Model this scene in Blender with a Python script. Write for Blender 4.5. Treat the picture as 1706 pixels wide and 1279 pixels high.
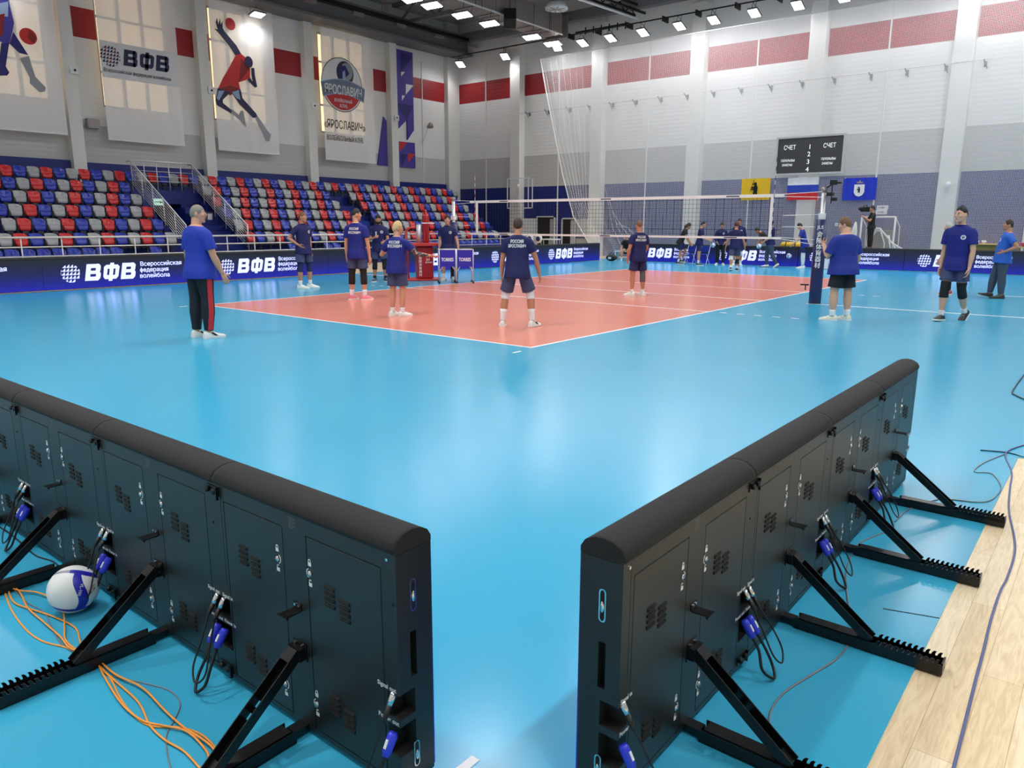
import bpy, bmesh, math, random
from mathutils import Vector as V, Matrix, Euler
from mathutils.bvhtree import BVHTree
random.seed(7)
for o in list(bpy.data.objects): bpy.data.objects.remove(o)
SC = bpy.context.scene
COL = SC.collection

# ------------------------------------------------------------------ camera
cd = bpy.data.cameras.new('camera'); CAM = bpy.data.objects.new('camera', cd); COL.objects.link(CAM)
cd.sensor_fit = 'HORIZONTAL'; cd.sensor_width = 36.0; cd.lens = 36.0*1250.378/1706.0
cd.clip_start = 0.05; cd.clip_end = 300
yaw, pit, rol = 0.678553, -0.209225, 0.003397
fw = V((math.cos(pit)*math.cos(yaw), math.cos(pit)*math.sin(yaw), math.sin(pit)))
rt = fw.cross(V((0, 0, 1))).normalized(); up = rt.cross(fw)
r2 = rt*math.cos(rol)+up*math.sin(rol); u2 = up*math.cos(rol)-rt*math.sin(rol)
M = Matrix.Identity(4)
for i in range(3):
    M[i][0], M[i][1], M[i][2] = r2[i], u2[i], -fw[i]
M.translation = V((-8.44967, -6.45743, 1.72902))
CAM.matrix_world = M
SC.camera = CAM
# ------------------------------------------------------------------ world, exposure
w = bpy.data.worlds.new('hall_world'); SC.world = w; w.use_nodes = True
w.node_tree.nodes['Background'].inputs[0].default_value = (0.8, 0.85, 0.9, 1)
w.node_tree.nodes['Background'].inputs[1].default_value = 0.25
SC.view_settings.view_transform = 'Standard'; SC.view_settings.look = 'None'
SC.view_settings.gamma = 1.0; SC.view_settings.use_curve_mapping = False
SC.view_settings.exposure = 0.0
LAMP_W = 100.0        # watts of one hall floodlight

# ------------------------------------------------------------------ materials
def lin(c):
    return tuple((x/255/12.92) if x/255 <= 0.04045 else ((x/255+0.055)/1.055)**2.4 for x in c)
MATS = {}
def mat(name, rgb, rough=0.5, metal=0.0, spec=0.5, emit=None, bump=None, noise=None, coat=0.0):
    if name in MATS: return MATS[name]
    m = bpy.data.materials.new(name); m.use_nodes = True; nt = m.node_tree; b = nt.nodes['Principled BSDF']
    c = lin(rgb)
    b.inputs['Base Color'].default_value = (*c, 1); b.inputs['Roughness'].default_value = rough
    b.inputs['Metallic'].default_value = metal; b.inputs['Specular IOR Level'].default_value = spec
    if coat: b.inputs['Coat Weight'].default_value = coat; b.inputs['Coat Roughness'].default_value = 0.1
    if emit:
        b.inputs['Emission Color'].default_value = (*lin(emit[0]), 1); b.inputs['Emission Strength'].default_value = emit[1]
    if bump or noise:
        tc = nt.nodes.new('ShaderNodeTexCoord'); nz = nt.nodes.new('ShaderNodeTexNoise')
        nz.inputs['Scale'].default_value = (bump or noise)[0]; nz.inputs['Detail'].default_value = 3
        nt.links.new(tc.outputs['Object'], nz.inputs['Vector'])
        if bump:
            bp = nt.nodes.new('ShaderNodeBump'); bp.inputs['Strength'].default_value = bump[1]; bp.inputs['Distance'].default_value = bump[2] if len(bump) > 2 else 0.01
            nt.links.new(nz.outputs['Fac'], bp.inputs['Height']); nt.links.new(bp.outputs['Normal'], b.inputs['Normal'])
        if noise:
            mx = nt.nodes.new('ShaderNodeMix'); mx.data_type = 'RGBA'
            mx.inputs['A'].default_value = (*[x*(1-noise[1]) for x in c], 1); mx.inputs['B'].default_value = (*[min(1, x*(1+noise[1])) for x in c], 1)
            nt.links.new(nz.outputs['Fac'], mx.inputs['Factor']); nt.links.new(mx.outputs['Result'], b.inputs['Base Color'])
    MATS[name] = m
    return m
def nodes(name):
    m = bpy.data.materials.new(name); m.use_nodes = True; MATS[name] = m
    nt = m.node_tree
    return m, nt, nt.nodes['Principled BSDF'], nt.nodes['Material Output']
def N(nt, t, **kw):
    n = nt.nodes.new(t)
    for k, v in kw.items():
        if k in n.inputs: n.inputs[k].default_value = v
        else: setattr(n, k, v)
    return n

def floor_mat(name, rgb, rough=0.21):
    m, nt, b, out = nodes(name); c = lin(rgb)
    geo = N(nt, 'ShaderNodeNewGeometry')
    n1 = N(nt, 'ShaderNodeTexNoise', Scale=0.6, Detail=4.0); nt.links.new(geo.outputs['Position'], n1.inputs['Vector'])
    mx = N(nt, 'ShaderNodeMix', data_type='RGBA'); mx.inputs['A'].default_value = (*[x*0.93 for x in c], 1); mx.inputs['B'].default_value = (*[x*1.07 for x in c], 1)
    nt.links.new(n1.outputs['Fac'], mx.inputs['Factor']); nt.links.new(mx.outputs['Result'], b.inputs['Base Color'])
    n2 = N(nt, 'ShaderNodeTexNoise', Scale=260.0, Detail=2.0); nt.links.new(geo.outputs['Position'], n2.inputs['Vector'])
    bp = N(nt, 'ShaderNodeBump', Strength=0.10, Distance=0.002); nt.links.new(n2.outputs['Fac'], bp.inputs['Height']); nt.links.new(bp.outputs['Normal'], b.inputs['Normal'])
    b.inputs['Roughness'].default_value = rough; b.inputs['Specular IOR Level'].default_value = 0.33
    return m
BLUEFLOOR = floor_mat('blue_vinyl', (60, 168, 205))
CORAL = floor_mat('coral_vinyl', (226, 136, 114))
WHITE_LINE = mat('white_line_paint', (238, 240, 240), 0.4)

def wood_mat():
    m, nt, b, out = nodes('maple_boards')
    geo = N(nt, 'ShaderNodeNewGeometry'); mp = N(nt, 'ShaderNodeMapping'); nt.links.new(geo.outputs['Position'], mp.inputs['Vector'])
    br = N(nt, 'ShaderNodeTexBrick', Scale=1.0); nt.links.new(mp.outputs['Vector'], br.inputs['Vector'])
    br.inputs['Brick Width'].default_value = 1.3; br.inputs['Row Height'].default_value = 0.13; br.inputs['Mortar Size'].default_value = 0.0012
    br.inputs['Color1'].default_value = (*lin((246, 228, 194)), 1); br.inputs['Color2'].default_value = (*lin((236, 212, 172)), 1); br.inputs['Mortar'].default_value = (*lin((196, 166, 126)), 1)
    mp2 = N(nt, 'ShaderNodeMapping'); mp2.inputs['Scale'].default_value = (1.6, 14.0, 1.0); nt.links.new(geo.outputs['Position'], mp2.inputs['Vector'])
    nz = N(nt, 'ShaderNodeTexNoise', Scale=3.0, Detail=6.0, Distortion=1.6); nt.links.new(mp2.outputs['Vector'], nz.inputs['Vector'])
    rp = N(nt, 'ShaderNodeValToRGB'); rp.color_ramp.elements[0].position = 0.35; rp.color_ramp.elements[0].color = (0.74, 0.68, 0.58, 1); rp.color_ramp.elements[1].position = 0.6; rp.color_ramp.elements[1].color = (1, 1, 1, 1)
    nt.links.new(nz.outputs['Fac'], rp.inputs['Fac'])
    mx = N(nt, 'ShaderNodeMix', data_type='RGBA', blend_type='MULTIPLY'); mx.inputs['Factor'].default_value = 0.6
    nt.links.new(br.outputs['Color'], mx.inputs['A']); nt.links.new(rp.outputs['Color'], mx.inputs['B']); nt.links.new(mx.outputs['Result'], b.inputs['Base Color'])
    b.inputs['Roughness'].default_value = 0.3
    return m
WOODFLOOR = wood_mat()

def wall_mat(name, bands):
    """sandwich-panel wall: colour bands by height, fine horizontal ribs"""
    m, nt, b, out = nodes(name)
    geo = N(nt, 'ShaderNodeNewGeometry'); sp = N(nt, 'ShaderNodeSeparateXYZ'); nt.links.new(geo.outputs['Position'], sp.inputs['Vector'])
    mr = N(nt, 'ShaderNodeMath', operation='DIVIDE'); mr.inputs[1].default_value = 15.0; nt.links.new(sp.outputs['Z'], mr.inputs[0])
    rp = N(nt, 'ShaderNodeValToRGB'); cr = rp.color_ramp; cr.interpolation = 'CONSTANT'
    for i, (z, c) in enumerate(bands):
        e = cr.elements[0] if i == 0 else cr.elements.new(z/15.0)
        e.position = z/15.0; e.color = (*lin(c), 1)
    while len(cr.elements) > len(bands): cr.elements.remove(cr.elements[-1])
    nt.links.new(mr.outputs[0], rp.inputs['Fac']); nt.links.new(rp.outputs['Color'], b.inputs['Base Color'])
    wv = N(nt, 'ShaderNodeTexWave', Scale=1.6, wave_type='BANDS', bands_direction='Z'); nt.links.new(geo.outputs['Position'], wv.inputs['Vector'])
    bp = N(nt, 'ShaderNodeBump', Strength=0.25, Distance=0.01); nt.links.new(wv.outputs['Fac'], bp.inputs['Height']); nt.links.new(bp.outputs['Normal'], b.inputs['Normal'])
    b.inputs['Roughness'].default_value = 0.5
    return m
WHITEW = (226, 226, 224); GREYW = (188, 188, 186); BLUEW = (14, 34, 112); REDW = (152, 24, 32)
WALLM_L = wall_mat('left_panel_wall', [(0, BLUEW), (0.5, GREYW), (5.8, WHITEW), (9.25, REDW), (10.4, WHITEW)])
WALLM_B = wall_mat('back_panel_wall', [(0, BLUEW), (3.95, GREYW), (5.8, WHITEW), (9.25, REDW), (10.4, WHITEW)])
WALLM_W = wall_mat('plain_white_panel_wall', [(0, GREYW), (1.2, WHITEW)])
COLW = mat('white_column_paint', (222, 222, 218), 0.5)
def deck_mat():
    m, nt, b, out = nodes('metal_roof_deck')
    geo = N(nt, 'ShaderNodeNewGeometry'); wv = N(nt, 'ShaderNodeTexWave', Scale=1.5, wave_type='BANDS', bands_direction='X'); nt.links.new(geo.outputs['Position'], wv.inputs['Vector'])
    bp = N(nt, 'ShaderNodeBump', Strength=0.6, Distance=0.05); nt.links.new(wv.outputs['Fac'], bp.inputs['Height']); nt.links.new(bp.outputs['Normal'], b.inputs['Normal'])
    b.inputs['Base Color'].default_value = (*lin((190, 192, 194)), 1); b.inputs['Roughness'].default_value = 0.6
    return m
DECK = deck_mat()
DARKSTEEL = mat('dark_grey_steel', (112, 113, 115), 0.55, 0.1)
BLACKSTEEL = mat('black_steel', (20, 20, 22), 0.5, 0.2)
STEEL = mat('stainless_steel', (214, 215, 216), 0.35, 0.45)
GALV = mat('galvanised_duct', (150, 142, 138), 0.45, 0.5, bump=(14, 0.3))
CAB = mat('black_powder_coat', (30, 32, 31), 0.40, 0.0, 0.5)
CAB2 = mat('black_powder_coat_door', (32, 34, 33), 0.38, 0.0, 0.5)
PAD = mat('black_foam_cloth', (25, 24, 26), 0.8, bump=(60, 0.25, 0.004))
SLOT = mat('dark_slot', (5, 5, 6), 0.8)
CHROME = mat('chrome', (215, 216, 218), 0.18, 1.0)
MARKW = mat('white_marking', (236, 238, 238), 0.6)
MARKG = mat('grey_marking', (92, 95, 96), 0.6)
BRACE = mat('black_brace_steel', (12, 11, 14), 0.32, 0.1, 0.5)
PLUGBLUE = mat('blue_plug_plastic', (46, 62, 214), 0.35)
RUBBER = mat('black_rubber_cable', (16, 17, 19), 0.45)
ORANGE = mat('orange_cable', (242, 158, 62), 0.4)
GREYCAB = mat('grey_cable', (118, 122, 126), 0.45)
LBLUECAB = mat('slate_blue_cable', (88, 98, 148), 0.45)
DARKCAB = mat('dark_teal_cable', (28, 62, 84), 0.45)
BLUEPAINT = mat('dark_blue_paint', (10, 30, 110), 0.5)
SEATRED = mat('red_seat_plastic', (190, 34, 38), 0.26)
SEATBLUE = mat('blue_seat_plastic', (28, 52, 160), 0.26)
SEATGREY = mat('grey_seat_plastic', (152, 154, 156), 0.26)
SEATFRAME = mat('dark_seat_bracket', (48, 50, 56), 0.5)
REDPAD = mat('red_vinyl_padding', (172, 26, 34), 0.4)
REDPLATE = mat('red_painted_steel', (196, 52, 50), 0.4)
NAVYPAD = mat('navy_vinyl_padding', (26, 34, 84), 0.45)
NETBAND = mat('white_net_band', (236, 236, 232), 0.6)
NETCORD = mat('black_net_cord', (30, 30, 34), 0.8)
def lampmat():
    return mat('floodlight_lens', (255, 255, 255), 0.4, emit=((255, 255, 255), 14.0))
LENS = lampmat()
WHITEP = mat('white_plastic', (228, 229, 230), 0.4)
OAK = mat('light_oak', (206, 166, 104), 0.45, noise=(6, 0.12))
PRINTS = {'navy': mat('print_navy', (36, 38, 78), 0.6), 'red': mat('print_red', (196, 40, 40), 0.6), 'darkred': mat('print_dark_red', (130, 24, 30), 0.6),
          'pale': mat('print_pale_blue', (150, 172, 205), 0.6), 'grey': mat('print_grey', (150, 154, 160), 0.6), 'purple': mat('print_purple', (66, 56, 150), 0.6),
          'indigo': mat('print_indigo', (36, 32, 110), 0.6), 'white': mat('print_white', (230, 230, 232), 0.6), 'dark': mat('print_dark_grey', (40, 42, 50), 0.6),
          'steel': mat('print_steel_blue', (112, 126, 146), 0.6), 'black': mat('print_black', (14, 14, 16), 0.6)}

# ------------------------------------------------------------------ mesh helpers
class MB:
    def __init__(s): s.v = []; s.f = []; s.m = []; s.mi = 0
    def add(s, vs, fs, mi=None):
        k = len(s.v); s.v += [tuple(p) for p in vs]; s.f += [tuple(i+k for i in f) for f in fs]; s.m += [s.mi if mi is None else mi]*len(fs); return s
    def box(s, x0, x1, y0, y1, z0, z1, mi=None):
        return s.add([(x0, y0, z0), (x1, y0, z0), (x1, y1, z0), (x0, y1, z0), (x0, y0, z1), (x1, y0, z1), (x1, y1, z1), (x0, y1, z1)],
                     [(3, 2, 1, 0), (4, 5, 6, 7), (0, 1, 5, 4), (1, 2, 6, 5), (2, 3, 7, 6), (3, 0, 4, 7)], mi)
    def beam(s, a, b, w, h, up=(0, 0, 1), mi=None):
        a = V(a); b = V(b); d = (b-a).normalized(); u = V(up)
        if abs(d.dot(u)) > 0.99: u = V((1, 0, 0))
        x = d.cross(u).normalized(); y = x.cross(d)
        vs = [p+x*sx*w/2+y*sy*h/2 for p in (a, b) for sx, sy in ((-1, -1), (1, -1), (1, 1), (-1, 1))]
        return s.add(vs, [(3, 2, 1, 0), (4, 5, 6, 7), (0, 1, 5, 4), (1, 2, 6, 5), (2, 3, 7, 6), (3, 0, 4, 7)], mi)
    def tube(s, pts, r, n=8, mi=None, flat=1.0):
        pts = [V(p) for p in pts]; rs = r if isinstance(r, (list, tuple)) else [r]*len(pts)
        vs = []; prev = None
        for i, p in enumerate(pts):
            d = (pts[min(i+1, len(pts)-1)]-pts[max(i-1, 0)]).normalized()
            if prev is None:
                u = V((0, 0, 1)) if abs(d.z) < 0.9 else V((1, 0, 0)); x = d.cross(u).normalized()
            else:
                x = (prev-d*prev.dot(d)); x = x.normalized() if x.length > 1e-6 else d.orthogonal().normalized()
            prev = x; y = d.cross(x)
            for k in range(n):
                a = 2*math.pi*k/n; vs.append(p+(x*math.cos(a)+y*math.sin(a)*flat)*rs[i])
        fs = [(i*n+k, i*n+(k+1) % n, (i+1)*n+(k+1) % n, (i+1)*n+k) for i in range(len(pts)-1) for k in range(n)]
        fs += [tuple(range(n))[::-1], tuple((len(pts)-1)*n+k for k in range(n))]
        return s.add(vs, fs, mi)
    def ball_tube(s, pts, rs, n=10):
        """tapered limb with rounded ends"""
        s.tube(pts, rs, n)
        for p, r in ((pts[0], rs[0]), (pts[-1], rs[-1])): s.ell(p, (r, r, r), 8, 6)
        return s
    def ell(s, c, r, nu=12, nv=8, R=None, mi=None):
        c = V(c); vs = []
        for j in range(1, nv):
            t = math.pi*j/nv
            for i in range(nu):
                a = 2*math.pi*i/nu; p = V((r[0]*math.sin(t)*math.cos(a), r[1]*math.sin(t)*math.sin(a), r[2]*math.cos(t)))
                vs.append(c+(R @ p if R else p))
        tp = V((0, 0, r[2])); k = len(vs); vs += [c+(R @ tp if R else tp), c-(R @ tp if R else tp)]
        fs = [(j*nu+i, (j+1)*nu+i, (j+1)*nu+(i+1) % nu, j*nu+(i+1) % nu) for j in range(nv-2) for i in range(nu)]
        fs += [(k, i, (i+1) % nu) for i in range(nu)]+[(k+1, (nv-2)*nu+(i+1) % nu, (nv-2)*nu+i) for i in range(nu)]
        return s.add(vs, fs, mi)
    def loft(s, rings, mi=None):
        n = len(rings[0]); vs = [p for r in rings for p in r]
        fs = [(i*n+k, i*n+(k+1) % n, (i+1)*n+(k+1) % n, (i+1)*n+k) for i in range(len(rings)-1) for k in range(n)]
        fs += [tuple(range(n))[::-1], tuple((len(rings)-1)*n+k for k in range(n))]
        return s.add(vs, fs, mi)
    def prism(s, poly, d0, d1, axis='y', mi=None):
        """poly of 2-D points extruded along axis: y -> (x,z), x -> (y,z), z -> (x,y)"""
        def P(q, d): return {'y': (q[0], d, q[1]), 'x': (d, q[0], q[1]), 'z': (q[0], q[1], d)}[axis]
        n = len(poly); vs = [P(q, d0) for q in poly]+[P(q, d1) for q in poly]
        return s.add(vs, [tuple(range(n))[::-1], tuple(range(n, 2*n))]+[(i, (i+1) % n, n+(i+1) % n, n+i) for i in range(n)], mi)
    def mesh(s, name, mats, smooth=False):
        me = bpy.data.meshes.new(name); me.from_pydata(s.v, [], s.f)
        for m in (mats if isinstance(mats, (list, tuple)) else [mats]): me.materials.append(m)
        bm = bmesh.new(); bm.from_mesh(me)
        for f, mi in zip(bm.faces, s.m): f.material_index = mi; f.smooth = smooth
        bmesh.ops.recalc_face_normals(bm, faces=bm.faces); bm.to_mesh(me); bm.free()
        return me
    def build(s, name, mats, parent=None, smooth=False, bevel=0.0):
        me = s.mesh(name, mats, smooth)
        if bevel:
            bm = bmesh.new(); bm.from_mesh(me)
            es = [e for e in bm.edges if len(e.link_faces) == 2 and e.calc_face_angle(0) > 0.5]
            bmesh.ops.bevel(bm, geom=es, offset=bevel, segments=2, affect='EDGES', profile=0.5, clamp_overlap=True); bm.to_mesh(me); bm.free()
        return link(name, me, parent)
def link(name, me, parent=None, loc=None):
    o = bpy.data.objects.new(name, me); COL.objects.link(o)
    if parent: o.parent = parent
    if loc: o.location = loc
    return o
def tag(o, label=None, cat=None, group=None, kind=None):
    if label: o['label'] = label
    if cat: o['category'] = cat
    if group: o['group'] = group
    if kind: o['kind'] = kind
    return o
def thing(name, label, cat, loc=(0, 0, 0), rz=0.0, group=None):
    o = bpy.data.objects.new(name, None); COL.objects.link(o); o.location = loc; o.rotation_euler = (0, 0, rz); o.empty_display_size = 0.1
    return tag(o, label, cat, group)
def dup(root, loc, rz=None, label=None, group=None, scale=None):
    r = root.copy(); COL.objects.link(r); r.location = loc
    if rz is not None: r.rotation_euler = (0, 0, rz)
    if label: r['label'] = label
    if group: r['group'] = group
    if scale: r.scale = scale
    def kids(a, b):
        for ch in list(a.children):
            c = ch.copy(); COL.objects.link(c); c.parent = b; kids(ch, c)
    kids(root, r)
    return r
def struct(o): o['kind'] = 'structure'; return o
def applied(mb, mods, name, mats, smooth=True):
    """mesh after modifiers [(type, {props})]"""
    me = mb.mesh(name, mats, smooth); o = bpy.data.objects.new('temporary', me); COL.objects.link(o)
    for t, kw in mods:
        md = o.modifiers.new('m', t)
        for k, v in kw.items(): setattr(md, k, v)
    dg = bpy.context.evaluated_depsgraph_get(); dg.update()
    r = bpy.data.meshes.new_from_object(o.evaluated_get(dg), depsgraph=dg)
    bpy.data.objects.remove(o); bpy.data.meshes.remove(me); r.name = name
    if len(r.materials) == 0:
        for m in (mats if isinstance(mats, (list, tuple)) else [mats]): r.materials.append(m)
    for p in r.polygons: p.use_smooth = smooth
    return r
def remesh(mb, vox, name, mats, it=4):
    return applied(mb, [('REMESH', dict(mode='VOXEL', voxel_size=vox, use_smooth_shade=True)), ('SMOOTH', dict(factor=0.5, iterations=it))], name, mats, True)
def boolcut(mb, cutters, name, mats):
    me = mb.mesh(name, mats); o = bpy.data.objects.new('temporary', me); COL.objects.link(o)
    c = bpy.data.objects.new('cutter', cutters.mesh('c', mats)); COL.objects.link(c)
    md = o.modifiers.new('b', 'BOOLEAN'); md.operation = 'DIFFERENCE'; md.object = c; md.solver = 'EXACT'
    dg = bpy.context.evaluated_depsgraph_get(); dg.update()
    r = bpy.data.meshes.new_from_object(o.evaluated_get(dg), depsgraph=dg); r.name = name
    bpy.data.objects.remove(o); bpy.data.objects.remove(c)
    return r
TXT = {}
def text_mesh(body, size, bold=0.0, shear=0.0, ext=0.0, align='LEFT', space=1.0):
    if '\u0444' in body and align == 'LEFT':      # letter EF: ring plus stem
        i = body.index('\u0444'); full = body[:i]+'\u043e'+body[i+1:]
        me = text_mesh(full, size, bold, shear, ext, align, space).copy(); px = lambda b_: max(v.co.x for v in text_mesh(b_, size, 0, 0, 0, align, space).vertices)
        wo = px('\u043e'); xc = px(body[:i]+'\u043e')-wo*.46; hw = size*.045+bold*size; vs = [tuple(v.co) for v in me.vertices]; fs = [tuple(p.vertices) for p in me.polygons]; k = len(vs)
        vs += [(xc-hw+shear*z*.6, z, .0016) if q else (xc+hw+shear*z*.6, z, .0016) for z, q in ((-size*.2, 1), (-size*.2, 0), (size*.72, 0), (size*.72, 1))]; fs.append((k, k+1, k+2, k+3))
        m2 = bpy.data.meshes.new('lettering'); m2.from_pydata(vs, [], fs)
        return m2
    k = (body, size, bold, shear, ext, align, space)
    if k in TXT: return TXT[k]
    cu = bpy.data.curves.new('t', 'FONT'); cu.body = body; cu.size = size; cu.shear = shear; cu.extrude = ext; cu.align_x = align; cu.space_character = space
    cu.resolution_u = 3
    o = bpy.data.objects.new('temporary', cu); COL.objects.link(o); dg = bpy.context.evaluated_depsgraph_get(); dg.update()
    me = bpy.data.meshes.new_from_object(o.evaluated_get(dg), depsgraph=dg); bpy.data.objects.remove(o)
    me.materials.clear()
    if bold:                       # heavier weight: the outline repeated with small shifts
        vs = [tuple(v.co) for v in me.vertices]; fs = [tuple(p.vertices) for p in me.polygons]; d = bold*size*1.1; nv = len(vs); V2 = []; F2 = []
        for q, (dx, dy) in enumerate(((0, 0), (d, 0), (-d, 0), (0, d*.7), (0, -d*.7))):
            V2 += [(x+dx, y+dy, z+.0003*q) for x, y, z in vs]; F2 += [tuple(i+q*nv for i in f) for f in fs]
        me = bpy.data.meshes.new('lettering'); me.from_pydata(V2, [], F2)
    TXT[k] = me
    return me
def text(name, body, size, m, parent, loc, rot, width=None, **kw):
    """flat lettering; rot = euler; width squeezes it to a given width"""
    me = text_mesh(body, size, **kw).copy(); me.materials.append(m); me.name = name
    o = link(name, me, parent); o.location = loc; o.rotation_euler = rot
    if width:
        xs = [v.co.x for v in me.vertices]; wd = max(xs)-min(xs); f = width/wd
        for v in me.vertices: v.co.x *= f
    return o
FACE_S = (math.pi/2, 0, 0)                 # readable from -y side
FACE_W = (math.pi/2, 0, -math.pi/2)        # readable from -x side
def arc(c, r, a0, a1, n): return [(c[0]+r*math.cos(a0+(a1-a0)*i/n), c[1]+r*math.sin(a0+(a1-a0)*i/n)) for i in range(n+1)]
def catmull(pts, k=6):
    pts = [V(p) for p in pts]; out = []
    for i in range(len(pts)-1):
        p0 = pts[max(i-1, 0)]; p1 = pts[i]; p2 = pts[i+1]; p3 = pts[min(i+2, len(pts)-1)]
        for j in range(k):
            t = j/k; out.append(0.5*((2*p1)+(p2-p0)*t+(2*p0-5*p1+4*p2-p3)*t*t+(3*p1-p0-3*p2+p3)*t**3))
    return out+[pts[-1]]
# ------------------------------------------------------------------ hall shell
CEIL = 14.0
XB, YL, XN, YR = 29.0, 28.5, -16.0, -16.0
struct(MB().box(XN-.3, XB+.3, YR-.3, YL+.3, -0.3, -0.006).build('floor', WOODFLOOR))
struct(MB().box(XN-.3, XB+.3, YR-.3, YL+.3, CEIL, CEIL+.3).build('ceiling', DECK))
WL = MB()          # left wall with window openings
WINS = [(6.95, 9.95), (12.05, 15.05), (18.3, 21.5), (1.9, 4.9)]
xs = [XN-.3]
for a, b in sorted(WINS): xs += [a, b]
xs.append(XB+.3)
for i in range(len(xs)-1):
    if i % 2 == 0: WL.box(xs[i], xs[i+1], YL, YL+.3, -.3, CEIL)
    else: WL.box(xs[i], xs[i+1], YL, YL+.3, -.3, 6.6); WL.box(xs[i], xs[i+1], YL, YL+.3, 11.7, CEIL)
struct(WL.build('wall_left', WALLM_L))
struct(MB().box(XB, XB+.3, YR-.3, YL, -.3, CEIL).build('wall_back', WALLM_B))
struct(MB().box(XN-.3, XN, YR-.3, YL, -.3, CEIL).build('wall_near', WALLM_W))
struct(MB().box(XN, XB, YR-.3, YR, -.3, CEIL).build('wall_right', WALLM_W))
PANE = mat('lit_window_pane', (250, 226, 186), 0.3, emit=((255, 228, 186), .95))
FRAMEG = mat('grey_window_frame', (150, 152, 156), 0.5)
for i, (a, b) in enumerate(WINS):
    f = MB(); z0, z1 = 6.6, 11.7; mid = [a+(b-a)*k/3 for k in range(4)]
    for x in mid: f.box(x-.06 if x > a else a, x+.06 if x < b else b, YL+.02, YL+.14, z0, z1)
    for z in (z0, 8.0, 10.2, z1-.08): f.box(a, b, YL+.03, YL+.13, z, z+.08)
    wo = struct(f.build('window_%d' % (i+1), FRAMEG))
    p = MB().box(a, b, YL+.16, YL+.2, z0, z1); p.build('pane', PANE, wo)
# columns
n = 0
for x in (-6.25, -.3, 5.6, 11.52, 17.45, 23.34):
    n += 1; struct(MB().box(x-.26, x+.26, 28.1, YL, 0, CEIL).build('trim_%d' % n, COLW, bevel=.01))
n += 1; struct(MB().box(27.95, XB, 28.15, YL, 0, CEIL).build('trim_%d' % n, COLW, bevel=.01))
for y in (23.2, 17.42, 11.52, 5.68, -.2, -6.1, -12.0):
    n += 1; c = MB().box(28.5, XB, y-.37, y+.37, 0, 12.4); c.box(28.6, XB, y-.22, y+.22, 12.4, CEIL); c.box(28.4, XB, y-.42, y+.42, 12.15, 12.45)
    struct(c.build('trim_%d' % n, COLW, bevel=.01))
for y in (25.9, 20.3, 14.45, 8.6, 2.75, -3.1):      # vertical joint strips in the panel wall
    n += 1; struct(MB().box(28.97, XB, y-.035, y+.035, 0.0, 11.4).build('trim_%d' % n, COLW))
for x in (26.0,):
    n += 1; struct(MB().box(x-.03, x+.03, 28.47, YL, 4.2, 11.4).build('trim_%d' % n, COLW))
# dark edge beam and roof trusses, ceiling height
n += 1; e = MB().box(-16, 28.9, 27.3, 28.05, 12.05, 13.2); e.box(-16, 28.9, 26.9, 28.3, 11.95, 12.07); struct(e.build('trim_%d' % n, DARKSTEEL))
n += 1; struct(MB().box(27.9, 28.3, -16, 28.1, 12.6, 13.1).build('trim_%d' % n, DARKSTEEL))
for x in (-6.2, -.3, 5.6, 11.5, 17.4, 23.3):
    n += 1; t = MB(); t.box(x-.12, x+.12, -16, 27.9, 12.75, 12.95); t.box(x-.12, x+.12, -16, 27.9, 13.8, 14.0)
    k = 0; y = -16
    while y < 26.5:
        t.beam((x, y, 12.9 if k % 2 else 13.9), (x, y+1.5, 13.9 if k % 2 else 12.9), .1, .1); y += 1.5; k += 1
    struct(t.build('trim_%d' % n, DARKSTEEL))
for y in (-8, -2, 4, 10, 16, 22):
    n += 1; struct(MB().box(-16, 28.9, y-.08, y+.08, 13.55, 13.8).build('trim_%d' % n, DARKSTEEL))

# ------------------------------------------------------------------ floodlights of the hall, with unseen ones added
def make_lamp(cells, w_, h_, label, group):
    t = thing('floodlight', label, 'light', (0, 0, 0), 0, group)
    L = cells*w_
    b = MB().box(-L/2-.03, L/2+.03, -h_/2-.03, h_/2+.03, .02, .10); b.box(-L/2, L/2, -.02, .02, .10, .14)
    b.build('housing', DARKSTEEL, t, bevel=.008)
    br = MB(); br.tube([(-L/2-.05, 0, .06), (-L/2-.05, 0, .35), (L/2+.05, 0, .35), (L/2+.05, 0, .06)], .012, 6); br.tube([(0, 0, .35), (0, 0, .62)], .012, 6); br.build('bracket', BLACKSTEEL, t)
    for k in range(cells):
        x = -L/2+w_*(k+.5); MB().box(x-w_/2+.025, x+w_/2-.025, -h_/2, h_/2, -.005, .02).build('lens', LENS, t)
    ld = bpy.data.lights.new('floodlight_beam', 'AREA'); ld.shape = 'RECTANGLE'; ld.size = L; ld.size_y = h_; ld.energy = LAMP_W*(.38 if cells == 1 else .45); ld.spread = math.radians(150)
    lo = bpy.data.objects.new('beam', ld); COL.objects.link(lo); lo.parent = t; lo.location = (0, 0, -.02)
    return t
lampA = make_lamp(1, .62, .42, 'x', 'floodlights along the back wall')
lampD = make_lamp(2, .5, .45, 'x', 'floodlights high over the court'); [c for c in lampD.children if c.type == 'LIGHT'][0].data.energy = LAMP_W*3.6
lampE = make_lamp(3, .3, .42, 'x', 'added triple floodlights over the right side'); [c for c in lampE.children if c.type == 'LIGHT'][0].data.energy = LAMP_W*1.7
lampB = make_lamp(3, .3, .42, 'x', 'triple floodlights under the roof duct')
def put_lamp(src, loc, rot, label, first):
    r = src if first else dup(src, loc)
    r.location = loc; r.rotation_euler = rot; r['label'] = label
    return r
A_Y = [27.06, 23.5, 19.75, 18.05, 16.28, 14.35, 12.3, 10.5, 8.5, 6.5, 4.55, 2.6, .6, -1.4, -4.4, -7.4]
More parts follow.
